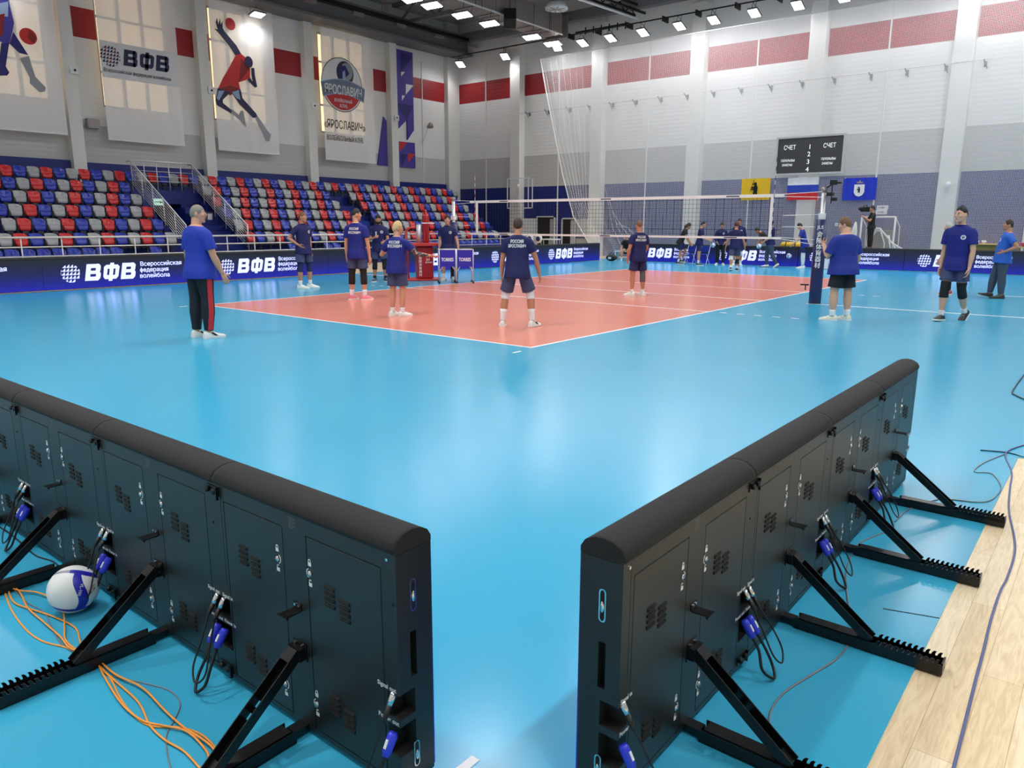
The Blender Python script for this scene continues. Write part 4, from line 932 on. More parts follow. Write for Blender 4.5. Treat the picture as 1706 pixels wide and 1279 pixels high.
for k in range(3): joint_leads((-7.10, -4.94+.982*(k+1), 0), -math.pi/2, 'left-hand', k, -1)
dn = (0, -.5, -.85)
lead('power_lead', [(.0, -.04, .15), (-.01, -.075, .09), (-.04, -.12, .03), (-.12, -.17, .006), (-.3, -.22, .006)], .0058, RUBBER, 0, PLUGBLUE, 'black power cable with one blue plug at the gap end of the left-hand row', [((.0, -.008, .204), dn)], (-7.10, -4.94+.028, 0), -math.pi/2, None)
lead('signal_lead', [(0, -.04, .27), (-.012, -.07, .19), (-.03, -.12, .08), (-.06, -.2, .006), (-.2, -.28, .005)], .0036, RUBBER, 0, CHROME, 'thin black signal cable with one silver plug at the gap end of the left-hand row', [((0, -.005, .330), dn)], (-7.10, -4.94+.028, 0), -math.pi/2, None)
lead('power_lead', [(.0, -.04, .14), (.012, -.08, .08), (.04, -.13, .02), (.14, -.2, .006), (.3, -.24, .006)], .0058, RUBBER, 0, PLUGBLUE, 'black power cable with one blue plug at the gap end of the right-hand row', [((0, -.008, .20), dn)], (-6.733+.028, -5.478, 0), 0, None)
lead('signal_lead', [(0, -.03, .29), (.012, -.06, .23), (.035, -.11, .12), (.06, -.17, .02), (.12, -.26, .005), (.25, -.3, .005)], .0036, RUBBER, 0, CHROME, 'thin black signal cable with one silver plug at the gap end of the right-hand row', [((0, -.003, .335), dn)], (-6.733+.028, -5.478, 0), 0, None)
# loose cables on the floor
def floor_cable(name, pts, r, m_, label, lift=(), group=None):
    p3 = []
    rng = random.Random(len(label))
    for i, p in enumerate(pts): p3.append((p[0], p[1], (r if p[1] > -6.02 else r-.006)+dict(lift).get(i, 0)))
    me = MB().tube(catmull(p3, 6), r, 8).mesh(name, m_, True); o = link(name, me); tag(o, label, 'cable', group); return o
O1 = [(-7.391, -2.461), (-7.441, -2.713), (-7.465, -2.964), (-7.455, -3.12), (-7.417, -3.233), (-7.394, -3.339), (-7.383, -3.47), (-7.395, -3.615), (-7.426, -3.764), (-7.44, -3.885), (-7.433, -4.009), (-7.371, -4.1), (-7.343, -4.198), (-7.353, -4.319), (-7.394, -4.461), (-7.45, -4.9)]
O2 = [(-7.361, -2.405), (-7.41, -2.641), (-7.387, -2.779), (-7.349, -2.931), (-7.326, -3.111), (-7.361, -3.257), (-7.375, -3.329), (-7.389, -3.503), (-7.392, -3.657), (-7.398, -3.851), (-7.433, -4.009), (-7.438, -4.126), (-7.426, -4.229), (-7.434, -4.345), (-7.444, -4.413), (-7.5, -4.9)]
O3 = [(-7.349, -2.404), (-7.361, -2.586), (-7.392, -2.772), (-7.395, -2.952), (-7.398, -3.143), (-7.409, -3.266), (-7.392, -3.352), (-7.379, -3.443), (-7.409, -3.598), (-7.442, -3.815), (-7.44, -3.968), (-7.405, -4.059), (-7.37, -4.149), (-7.379, -4.287), (-7.404, -4.361), (-7.426, -4.449), (-7.48, -4.9)]
O4 = [(-7.379, -2.474), (-7.354, -2.565), (-7.31, -2.648), (-7.289, -2.789), (-7.311, -2.952), (-7.36, -3.093), (-7.395, -3.193), (-7.4, -3.299), (-7.376, -3.446), (-7.376, -3.619), (-7.351, -3.782), (-7.364, -3.979), (-7.368, -4.12), (-7.359, -4.239), (-7.364, -4.32), (-7.396, -4.42), (-7.42, -4.9)]
G1c = [(-7.361, -2.467), (-7.371, -2.688), (-7.356, -2.843), (-7.38, -2.995), (-7.409, -3.152), (-7.413, -3.26), (-7.398, -3.367), (-7.389, -3.503), (-7.382, -3.602), (-7.329, -3.735), (-7.289, -3.859), (-7.302, -3.968), (-7.364, -4.045), (-7.415, -4.094), (-7.457, -4.177), (-7.496, -4.283)]
for i, (pts, lab) in enumerate(((O1, 'orange cable bowing out widest to the left beside the volleyball'), (O2, 'orange cable passing nearest the ball then running lowest in the bundle'), (O3, 'orange cable in the middle of the loose orange bundle'), (O4, 'orange cable looping closest to the ball and the board'))):
    floor_cable('orange_cable', pts, .0037, ORANGE, lab, [(j, .0035*i) for j in range(len(pts))], 'orange cables on the left floor')
floor_cable('grey_cable', G1c, .0026, GREYCAB, 'thin grey cable curling beside the orange cables')
floor_cable('black_cable', [(-7.121, -1.429), (-7.132, -1.585), (-7.131, -1.748), (-7.141, -1.965), (-7.15, -2.169), (-7.123, -2.305), (-7.125, -2.42)], .004, RUBBER, 'black cable lying along the foot of the left board row')
floor_cable('grey_cable', [(-3.865, -5.607), (-3.952, -5.586), (-4.113, -5.536), (-4.22, -5.515), (-4.378, -5.523), (-4.664, -5.572), (-4.923, -5.652), (-5.059, -5.705), (-5.177, -5.74), (-5.278, -5.76), (-5.462, -5.759), (-5.65, -5.714), (-5.824, -5.673), (-5.956, -5.671), (-6.056, -5.698), (-6.139, -5.735), (-6.184, -5.768)], .004, GREYCAB, 'grey cable running behind the right board row on the blue floor', [(8, .05)])
floor_cable('slate_cable', [(-1.204, -6.077), (-1.36, -6.006), (-1.7, -5.934), (-2.183, -6.024), (-2.593, -6.056), (-3.062, -6.099), (-3.533, -6.174), (-3.816, -6.203), (-4.162, -6.207), (-4.356, -6.199), (-4.697, -6.202), (-5.019, -6.214), (-5.268, -6.221), (-5.501, -6.229), (-5.706, -6.236), (-5.888, -6.242), (-5.964, -6.244), (-6.3, -6.26)], .0055, LBLUECAB, 'slate blue cable lying lengthwise on the wooden floor')
floor_cable('dark_cable', [(-1.714, -5.769), (-1.662, -5.906), (-1.665, -5.977), (-1.692, -6.06), (-1.634, -6.157), (-1.6, -6.4)], .005, DARKCAB, 'dark cable end crossing the corner of the wooden floor')
floor_cable('dark_cable', [(-1.7, -5.934), (-2.068, -5.838), (-2.355, -5.815), (-2.324, -5.915), (-2.578, -6.0), (-2.779, -6.01), (-3.017, -5.96), (-3.108, -5.774), (-3.185, -5.706), (-3.459, -5.616), (-3.736, -5.595)], .0038, GREYCAB, 'thin dark cable looping behind the far end of the right board row')
floor_cable('dark_cable', [(3.079, -5.727), (2.15, -5.703), (1.012, -5.706), (.78, -5.761), (.634, -5.841), (.486, -5.968), (.3, -6.3)], .008, DARKCAB, 'dark cable loop on the blue floor at the right edge')

# ------------------------------------------------------------------ volleyballs
def ball_mesh(name, sub=4):
    me = bpy.data.meshes.new(name); bm = bmesh.new(); bmesh.ops.create_icosphere(bm, subdivisions=sub, radius=.105)
    c = V((-.30, -.90, .30)).normalized(); up_ = V((.25, .2, .95)); x_ = up_.cross(c).normalized(); y_ = c.cross(x_)
    for f in bm.faces:
        p = f.calc_center_median().normalized(); u, v_, d = p.dot(x_), p.dot(y_), p.dot(c); f.smooth = True
        a = math.atan2(u, d); b = math.asin(max(-1, min(1, v_)))
        band = abs(a-.42+.20*math.sin(2.6*b)) < .22*(1-.15*b)       # upright S-shaped band
        top_ = abs(b-.72-.22*math.cos(a*1.3+.3)) < .11+.03*math.sin(a*2)
        bot_ = abs(b+.80+.16*math.cos(a*1.4)) < .10
        back = abs(abs(a)-2.2) < .16
        f.material_index = 1 if ((band and -.95 < b < .95) or top_ or bot_ or back) else 0
        if f.material_index == 1 and top_ and a < -.25 and not band: f.material_index = 2
    bm.to_mesh(me); bm.free()
    for m_ in (mat('ball_white', (232, 234, 232), .45), mat('ball_blue', (32, 34, 172), .4), mat('ball_grey', (150, 148, 170), .45)): me.materials.append(m_)
    return me
BALLM = ball_mesh('volleyball')
BALLN = ball_mesh('volleyball', 7)
def camdir(p): return (CAM.matrix_world.translation-V(p)).normalized()
p0 = V((-7.255, -2.94, .105))
vb = link('volleyball', BALLN, None, p0); tag(vb, 'white and blue volleyball on the floor against the left board row', 'ball')
th = camdir(p0); vb.rotation_euler = (0, 0, math.atan2(th.y, th.x)-math.atan2(-.90, -.30)-.12)
# lettering on the blue band and a small stamp on the white panel, wrapped onto the ball
def ball_text(body, size, m_, az, el, roll, name):
    me = text_mesh(body, size, bold=.012, align='CENTER').copy(); me.materials.append(m_); 
    c = V((-.30, -.90, .30)).normalized(); up_ = V((.25, .2, .95)); x_ = up_.cross(c).normalized(); y_ = c.cross(x_)
    d = (c*math.cos(el)*math.cos(az)+x_*math.cos(el)*math.sin(az)+y_*math.sin(el)).normalized(); e = (y_-d*y_.dot(d)).normalized(); r_ = e.cross(d)
    ax = r_*math.cos(roll)+e*math.sin(roll); ay = e*math.cos(roll)-r_*math.sin(roll)
    for v_ in me.vertices:
        p = d*.105+ax*v_.co.x+ay*(v_.co.y-size*.35); v_.co = p.normalized()*(.1056+v_.co.z*.5)
    o = link(name, me, vb); return o
ball_text('VL-100', .019, MARKW, .38, .08, -1.75, 'band_lettering')
ball_text('VOLLEYBALL', .0085, PRINTS['red'], .85, .12, .75, 'panel_stamp'); ball_text('VL-100', .013, PRINTS['dark'], .90, .0, .75, 'panel_stamp')
# ------------------------------------------------------------------ volleyball net, posts, referee stand, ball carts
t = thing('volleyball_net', 'volleyball net with white bands and antennas stretched across the coral court', 'net')
mb = MB()
for k in range(96): y = -.25+.1*k; mb.box(8.9985, 9.0015, y-.003, y+.003, 1.45, 2.40)
for k in range(1, 10): z = 1.43+.1*k; mb.box(8.9985, 9.0015, -.25, 9.25, z-.003, z+.003)
mb.build('net_mesh', NETCORD, t)['kind'] = 'stuff'
MB().box(8.99, 9.01, -.27, 9.27, 2.36, 2.43).build('top_band', NETBAND, t); MB().box(8.99, 9.01, -.27, 9.27, 1.42, 1.47).build('bottom_band', NETBAND, t)
for y in (.0, 9.0): MB().box(8.985, 9.015, y-.03, y+.03, 1.43, 2.43).build('side_band', NETBAND, t)
for y in (1.0, 4.5, 8.0):
    for z in (2.395, 1.445): MB().box(8.987, 9.013, y-.22, y+.1, z-.012, z+.012).build('band_mark', PRINTS['navy'], t)
ANTR = mat('antenna_red', (190, 40, 44), .5)
for y in (-.05, 9.05):
    a = MB()
    for k in range(18): a.tube([(8.975, y, 1.43+.1*k), (8.975, y, 1.53+.1*k)], .006, 6, mi=k % 2)
    a.build('antenna', [WHITEP, ANTR if y > 1 else PRINTS['navy']], t)
for y0, y1 in ((-.27, -1.08), (9.27, 10.05)):
    for z0, z1 in ((2.42, 2.46), (2.37, 2.34), (1.95, 1.97), (1.70, 1.70), (1.46, 1.42), (1.43, 1.30)):
        if z0 in (1.95, 1.70): y00 = y0+.0
        MB().tube([(9.0, y0, z0), (9.06, y1, z1)], .007, 6).build('tension_rope', NETBAND, t)
def net_post(y, label, pad):
    t = thing('net_post', label, 'post', (9.12, y, 0))
    MB().tube([(0, 0, 0), (0, 0, 2.5)], .05, 14).build('inner_pole', STEEL, t, True); MB().tube([(0, 0, 2.44), (0, 0, 2.56)], [.06, .06], 14).build('pulley_head', GALV, t, True)
    MB().box(-.07, .07, -.06, .06, 1.86, 2.0).build('winch_box', WHITEP, t, bevel=.01)
    if pad:
        MB().loft([[(r*math.cos(a), r*math.sin(a), z) for a in [2*math.pi*k/20 for k in range(20)]] for z, r in ((0.01, .13), (.3, .132), (1.0, .13), (1.86, .125))]).build('post_padding', NAVYPAD, t, True)
    return t
t = net_post(-1.10, 'navy padded net post at the right end of the net', True)
ca = math.atan2(-6.457+1.1, -8.45-9.12)      # the post's printed side faces the near end
def wrap_text(body, size, z, m_, parent, R, a0, name='lettering', bold=.02, wd=None):
    me = text_mesh(body, size, bold=bold, align='CENTER').copy(); me.materials.append(m_)
    xs = [v.co.x for v in me.vertices]; f = (wd/(max(xs)-min(xs))) if wd else 1
    for v in me.vertices:
        a = a0+v.co.x*f/R; rr_ = R+v.co.z; v.co = (rr_*math.cos(a), rr_*math.sin(a), z+v.co.y)
    return link(name, me, parent)
wrap_text('JLS', .10, 1.66, MARKW, t, .133, ca-.1, wd=.14)
for k, ch in enumerate('金陵体育器材'): wrap_text(ch, .135, 1.49-.135*k, MARKW, t, .1345, ca-.1, wd=.13, bold=.02)
b = MB(); b.beam((0, 0, 2.5), (.0, -.16, 2.62), .03, .03); b.box(-.08, .08, -.24, -.12, 2.60, 2.70); b.box(-.05, .05, -.34, -.2, 2.62, 2.66)
b.box(-.10, .08, -.20, -.08, 2.36, 2.44); b.box(-.06, .06, -.28, -.16, 2.26, 2.33); b.beam((0, -.16, 2.2), (0, -.16, 2.62), .02, .02); b.build('camera_mount', BLACKSTEEL, t, bevel=.006)
MB().tube([(-.02, .10, 2.38), (-.05, .12, 2.2), (-.02, .08, 2.05)], .008, 6).build('loose_strap', mat('orange_strap', (226, 110, 90), .5), t, True)
b = MB(); b.beam((-.08, .14, .42), (-.08, .32, .42), .05, .03); b.beam((-.1, .2, .3), (-.1, .2, .42), .02, .02); b.build('crank', BLACKSTEEL, t)
t = net_post(10.08, 'steel net post at the far left end of the net, behind a standing player', False)
MB().tube([(0, 0, .02), (0, 0, 1.8)], .12, 16).build('post_padding', NAVYPAD, t, True)

t = thing('referee_stand', 'red padded referee stand with ladder and platform at the left end of the net', 'referee stand', (8.55, 10.85, 0), math.radians(-35))
MB().box(-.62, .62, -.5, .5, .0, .05).build('base_plate', REDPLATE, t, bevel=.015)
MB().box(-.24, .26, -.26, .26, .05, 1.06).build('padded_column', REDPAD, t, bevel=.04)
MB().box(-.55, .42, -.40, .40, 1.06, 1.16).build('platform', REDPLATE, t, bevel=.02)
MB().box(-.02, .17, -.12, .12, 1.16, 2.02).build('front_padding', REDPAD, t, bevel=.04)
MB().tube([(-.14, 0, 1.16), (-.14, 0, 1.72)], .085, 14).build('post_sleeve', STEEL, t, True)
for y in (-.18, .18): MB().tube([(-.52, y, .05), (-.55, y, 1.2), (-.55, y, 1.52), (-.46, y, 1.62), (-.3, y, 1.63)], .022, 8).build('ladder_rail', REDPLATE, t, True)
for k in range(4): MB().tube([(-.53, -.18, .28+.24*k), (-.53, .18, .28+.24*k)], .016, 8).build('rung', REDPLATE, t, True)
MB().tube([(.07, -.16, 1.2), (.07, -.16, 2.05), (.07, -.1, 2.16), (.07, .1, 2.16), (.07, .16, 2.05), (.07, .16, 1.2)], .022, 8).build('guard_hoop', REDPLATE, t, True)
MB().box(-.1, .3, -.3, -.26, 1.75, 1.78).build('desk', WHITEP, t)
for k, ch in enumerate('金陵体育器材'): text('lettering', ch, .1, MARKW, t, (-.21, -.263, .66-.105*k), FACE_S, bold=.008)
text('lettering', 'JLS', .09, MARKW, t, (.03, -.263, .62), FACE_S, bold=.02); MB().prism([(.08, .74), (.16, .74), (.12, .80)], -.264, -.26, 'y').build('logo_mark', MARKW, t)
text('lettering', 'JINLING', .06, MARKW, t, (-.0, -.263, .54), FACE_S, bold=.02)
def cart(loc, rz, label):
    t = thing('ball_cart', label, 'ball cart', loc, rz, None); S = .245; CB = mat('cart_blue_cloth', (40, 34, 168), .55)
    for y, nm in ((-S, 'f'), (S, 'b')): MB().box(-S, S, y-.004, y+.004, .50, 1.0).build('cloth_side', CB, t)
    for x in (-S, S): MB().box(x-.004, x+.004, -S, S, .50, 1.0).build('cloth_side', CB, t)
    MB().box(-S, S, -S, S, .495, .505).build('cloth_bottom', CB, t)
    text('lettering', 'TORRES', .14, MARKW, t, (-.18, -S-.006, .66), FACE_S, width=.36, bold=.03)
    for x in (-S, S):
        for y in (-S, S):
            MB().tube([(x, y, .06), (x, y, 1.01)], .014, 8).build('leg', STEEL, t, True)
            MB().tube([(x-.02, y, .035), (x+.02, y, .035)], .034, 12).build('caster', RUBBER, t, True)
    for (a, b_) in (((-S, -S), (S, -S)), ((S, -S), (S, S)), ((S, S), (-S, S)), ((-S, S), (-S, -S))):
        MB().tube([(a[0], a[1], 1.0), (b_[0], b_[1], 1.0)], .013, 8).build('top_rail', STEEL, t, True)
    for x in (-S, S):
        s_ = -1 if x > 0 else 1; MB().tube([(x, -S, .36), (x+s_*.10, -S, .50)], .01, 6).build('brace', STEEL, t)
    return t
cart((8.03, 9.35, 0), math.radians(-42), 'left one of two blue cloth ball carts with white lettering')
cart((8.41, 9.0, 0), math.radians(-42), 'right one of two blue cloth ball carts with white lettering')

# ------------------------------------------------------------------ things behind and before the far boards
t = thing('handball_goal', 'small white handball goal with its net draped over, behind the far boards', 'goal')
f = MB()
for y in (1.40, 2.75): f.tube([(27.3, y, 0), (27.3, y, 2.1)], .04, 8)
f.tube([(27.3, 1.40, 2.1), (27.3, 2.75, 2.1)], .04, 8); f.tube([(27.3, 1.4, 2.1), (28.2, 1.4, 1.7), (28.3, 1.4, 0)], .025, 6); f.tube([(27.3, 2.75, 2.1), (28.2, 2.75, 1.7), (28.3, 2.75, 0)], .025, 6)
f.build('goal_frame', WHITEP, t, True)
MB().box(28.0, 28.05, 1.5, 2.65, .0, 1.55).build('crash_mat', mat('grey_crash_mat', (96, 94, 92), .6), t, bevel=.03)
mb = MB(); arcp = [(2.45, .9), (2.35, 1.35), (2.15, 1.62), (1.95, 1.62), (1.7, 1.35), (1.4, 1.0), (.9, .72), (.3, .55)]
for off in (0, .012, .024, .036): mb.tube([(27.15+off*3, y-off*2, z-off*3) for y, z in arcp], .035-.3*off, 6)
for k in range(9): y, z = arcp[min(7, 3+k//2)]; mb.tube([(27.15, y-.05*k % .2, z), (27.12, y-.25, z*.6), (27.1, y-.2-.08*k, .3)], .02, 5)
mb.build('draped_net', NETBAND, t, True)['kind'] = 'stuff'
t = thing('light_umbrella', 'folded white cloth bundle leaning beside the camera operator', 'cloth', (27.0, 3.0, 0)); MB().tube([(0, .1, 0), (.02, .02, .8), (.05, -.06, 1.5), (.05, -.08, 1.9)], [.24, .18, .12, .03], 9).build('cloth_bundle', NETBAND, t, True); MB().tube([(0, .1, 0), (.05, -.09, 2.1)], .015, 6).build('pole', BLACKSTEEL, t)
t = thing('filming_platform', 'low wooden bench platform carrying the camera operator', 'platform', (25.7, 2.05, 0)); MB().box(-.4, .4, -1.3, .55, .70, .76).build('deck', OAK, t, bevel=.01)
for x in (-.33, .33):
    for y in (-1.2, .45): MB().box(x-.04, x+.04, y-.04, y+.04, 0, .70).build('leg', OAK, t)
t = thing('wooden_table', 'light wooden table behind the far boards at the right', 'table', (26.1, -2.35, 0)); MB().box(-.3, .3, -.75, .62, 1.02, 1.07).build('tabletop', OAK, t, bevel=.01); MB().box(.0, .27, -.68, .55, .72, 1.02).build('drawer_box', OAK, t)
for x in (-.25, .25):
    for y in (-.7, .57): MB().box(x-.03, x+.03, y-.03, y+.03, 0, 1.02).build('leg', OAK, t)
for i, y in enumerate((-1.86, -2.1)):
    t = thing('white_cup', '%s white cup on the light wooden table' % ('left', 'right')[i], 'cup', (26.0, y, 1.07), 0, None); MB().tube([(0, 0, 0), (0, 0, .05), (0, 0, .12)], [.045, .07, .08], 14).build('bowl', WHITEP, t, True); MB().tube([(0, -.07, .09), (0, -.11, .07), (0, -.07, .04)], .01, 6).build('handle', WHITEP, t, True)
t = thing('wooden_stool', 'light wooden stool with a pink bowl, right of the man in jeans', 'stool', (25.8, -3.45, 0)); MB().box(-.2, .2, -.22, .22, .93, .98).build('seat', OAK, t, bevel=.01)
for x in (-.16, .16):
    for y in (-.18, .18): MB().box(x-.02, x+.02, y-.02, y+.02, 0, .93).build('leg', OAK, t)
t = thing('pink_bowl', 'pink bowl resting on the wooden stool', 'bowl', (25.8, -3.5, .98)); MB().tube([(0, 0, 0), (0, 0, .05), (0, 0, .14)], [.1, .18, .22], 18).build('bowl_body', mat('pink_plastic', (226, 96, 118), .4), t, True); MB().tube([(0, 0, .135), (0, 0, .15)], [.23, .23], 18).build('rim', mat('pink_rim', (236, 120, 138), .4), t, True)
t = thing('folding_table', 'black-topped table behind the far boards holding the yellow bag', 'table', (25.25, 4.85, 0)); MB().box(-.35, .35, -1.0, .7, .74, .78).build('tabletop', BLACKSTEEL, t)
for x in (-.3, .3):
    for y in (-.9, .6): MB().tube([(x, y, 0), (x, y, .74)], .02, 6).build('leg', STEEL, t)
t = thing('yellow_bag', 'yellow kit bag with dark straps on the black-topped table', 'bag', (25.1, 4.95, .78)); MB().loft([[(.22*s_*c_, .5*s_*e_, z) for c_, e_ in [(math.cos(a), math.sin(a)) for a in [2*math.pi*k/18 for k in range(18)]]] for z, s_ in ((0, .85), (.05, 1), (.16, 1), (.24, .8))]).build('bag_body', mat('bag_yellow', (226, 186, 44), .6), t, True)
for y in (-.2, .2): MB().tube([(-.23, y, .02), (-.18, y, .25), (.18, y, .25), (.23, y, .02)], .02, 6).build('strap', PRINTS['dark'], t, True)
MB().tube([(0, -.15, .24), (0, -.1, .36), (0, .1, .36), (0, .15, .24)], .015, 6).build('handle', PRINTS['dark'], t, True)
for i, (x, y) in enumerate(((23.55, 8.95), (23.45, 8.25), (23.4, 2.45))):
    t = thing('folding_chair', 'blue folding chair with white legs before the far boards, %s from the left' % ORD[i], 'chair', (x, y, 0), math.radians(-90), None)
    MB().box(-.21, .21, -.2, .2, .44, .47).build('seat', mat('chair_blue', (36, 60, 170), .5), t, bevel=.01); MB().box(-.21, .21, .19, .215, .55, .82).build('backrest', MATS['chair_blue'], t, bevel=.01)
    for sx in (-.2, .2): MB().tube([(sx, .2, .84), (sx, -.2, 0)], .013, 6).build('leg', WHITEP, t); MB().tube([(sx, -.18, .45), (sx, .22, 0)], .013, 6).build('leg', WHITEP, t)
t = thing('tablecloth_table', 'table under a white cloth beyond the net post', 'table', (23.6, 3.1, 0), 0); MB().box(-.25, .25, -.24, .28, .0, .42).build('cloth_skirt', NETBAND, t, bevel=.03); MB().box(-.26, .26, -.25, .29, .42, .44).build('tabletop', WHITEP, t)
t = thing('black_backpack', 'black backpack on the low white-clothed table', 'bag', (23.55, 3.1, .44)); MB().ell((0, 0, .2), (.16, .22, .22), 14, 10).build('pack_body', PRINTS['black'], t, True); MB().tube([(-.1, .0, .38), (-.12, .05, .46), (-.1, .1, .38)], .012, 6).build('handle', PRINTS['dark'], t)
for i, y in enumerate((19.6, 19.0)):
    t = thing('round_chair', '%s pale round-backed chair seen above the far left boards' % ('left', 'right')[i], 'chair', (25.4, y, 0)); MB().tube([(-.02, 0, .98), (.02, 0, .98)], .26, 20).build('round_back', WHITEP, t, True); MB().tube([(-.035, 0, .96), (-.02, 0, .96)], .14, 16).build('back_emblem', NAVYPAD, t, True); MB().box(0, .45, -.22, .22, .44, .48).build('seat', WHITEP, t)
    for x in (.03, .42):
        for yy in (-.18, .18): MB().tube([(x, yy, 0), (x, yy, .46 if x > .1 else .8)], .015, 6).build('leg', STEEL, t)
t = thing('bench_table', 'small white table behind the far left boards', 'table', (25.4, 18.0, 0)); MB().box(-.3, .3, -.3, .5, .92, .98).build('tabletop', WHITEP, t)
for x in (-.25, .25):
    for y in (-.25, .45): MB().tube([(x, y, 0), (x, y, .92)], .02, 6).build('leg', STEEL, t)
t = thing('white_bench', 'low white bench standing in the gap between the far boards', 'bench', (24.9, 13.25, 0)); MB().box(-.2, .2, -.5, .45, .40, .45).build('seat', WHITEP, t, bevel=.01)
for y in (-.42, .38): MB().box(-.17, .17, y-.03, y+.03, 0, .40).build('leg', WHITEP, t)
t = thing('sports_bag', 'black and white sports bag on the floor in the gap between far boards', 'bag', (23.6, 13.15, 0)); MB().ell((0, 0, .16), (.18, .3, .16), 14, 10).build('bag_body', PRINTS['black'], t, True); MB().tube([(0, -.15, .3), (0, 0, .42), (0, .15, .3)], .014, 6).build('handle', PRINTS['dark'], t); MB().box(-.19, -.17, -.08, .08, .1, .2).build('badge', MARKW, t)
t = thing('dark_pad', 'tall dark blue padding strip on the wall pole left of the tricolour', 'pad', (28.3, 6.62, 0)); MB().box(-.06, .06, -.06, .06, .0, 2.9).build('pad_body', NAVYPAD, t, bevel=.01); MB().tube([(0, 0, 2.9), (0, 0, 3.2)], .03, 8).build('pole', BLACKSTEEL, t)
def ball(loc, label):
    o = bpy.data.objects.new('volleyball', BALLM); COL.objects.link(o); o.location = loc; o.rotation_euler = (random.random()*6, random.random()*6, random.random()*6); return tag(o, label, 'ball')
# ------------------------------------------------------------------ people
def cloth_mat(name, rgb, rough=.75): return mat(name, rgb, rough, bump=(9, .35, .03))
SH_BLUE = cloth_mat('royal_blue_jersey', (15, 27, 120)); SH_NAVY = cloth_mat('navy_jersey', (12, 18, 80)); SH_POLO = cloth_mat('bright_blue_polo', (24, 50, 160)); SH_TEE = cloth_mat('mid_blue_tee', (24, 44, 138)); SH_TURQ = cloth_mat('turquoise_blue_tee', (36, 94, 190))
ST_GREY = cloth_mat('slate_shorts', (62, 68, 104)); ST_BLACK = cloth_mat('black_shorts', (16, 18, 24)); ST_NAVY = cloth_mat('navy_shorts', (26, 34, 84)); TR_BLACK = cloth_mat('black_track_trousers', (18, 20, 28)); JEANS = cloth_mat('grey_blue_jeans', (64, 76, 92)); BLACKC = cloth_mat('black_cloth', (18, 18, 20))
KN_BLACK = cloth_mat('black_knee_sleeve', (20, 20, 24)); KN_WHITE = cloth_mat('white_knee_pad', (226, 228, 230)); KN_GREY = cloth_mat('grey_knee_sleeve', (92, 96, 100)); SOCK_W = cloth_mat('white_sock', (232, 232, 232)); SOCK_K = cloth_mat('black_sock', (20, 20, 24))
SHOE_W = mat('white_shoe', (230, 232, 226), .45); SHOE_C = mat('cream_shoe', (222, 220, 196), .5); SHOE_K = mat('black_shoe', (24, 26, 32), .45); SHOE_P = mat('pink_shoe', (238, 120, 142), .45); SHOE_R = mat('red_shoe', (190, 60, 56), .45); SHOE_B = mat('brown_shoe', (48, 44, 42), .4); SHOE_N = mat('teal_navy_shoe', (44, 70, 92), .45); SOLE_W = mat('white_sole', (236, 236, 232), .5); SOLE_D = mat('dark_sole', (60, 54, 50), .5); SHOE_A = mat('shoe_dark_accent', (28, 30, 36), .5)
def skin(name, rgb): return mat(name, rgb, .5)
SK1 = skin('fair_skin', (206, 150, 120)); SK2 = skin('tan_skin', (190, 132, 100)); SK3 = skin('light_skin', (214, 166, 138))
H_BR = mat('brown_hair', (62, 44, 34), .7, bump=(70, .6, .01)); H_BK = mat('black_hair', (24, 22, 22), .6, bump=(70, .6, .01)); H_GR = mat('grey_hair', (128, 122, 112), .7, bump=(70, .6, .01)); H_BL = mat('blond_hair', (206, 178, 130), .7, bump=(70, .6, .01)); H_LB = mat('light_brown_hair', (116, 84, 58), .7, bump=(70, .6, .01)); H_WH = mat('silver_hair', (186, 184, 176), .7, bump=(70, .6, .01)); H_DR = mat('auburn_hair', (84, 42, 40), .7, bump=(70, .6, .01))
EYEW = mat('eye_white', (226, 222, 216), .3); EYED = mat('eye_dark', (34, 26, 24), .3); LIPS = mat('lips', (168, 96, 88), .5)
TORSO = [(-.05, .072, .055, 0), (-.01, .086, .062, -.006), (.04, .084, .058, -.003), (.10, .077, .052, .002), (.16, .086, .056, .002), (.22, .098, .060, 0), (.26, .099, .055, -.004), (.285, .072, .045, -.006), (.305, .036, .036, -.004)]
LEGR = [(0, .050), (.15, .052), (.4, .049), (.7, .041), (1, .032), (1.2, .034), (1.4, .034), (1.7, .025), (1.9, .0205), (2.0, .021)]
ARMR = [(0, .031), (.2, .032), (.5, .027), (.8, .024), (1, .0215), (1.25, .0235), (1.5, .021), (1.8, .0165), (2, .0145)]
def lerp(tab, t):
    for (a, va), (b, vb) in zip(tab, tab[1:]):
        if t <= b: return va+(vb-va)*(t-a)/(b-a) if b > a else vb
    return tab[-1][1]
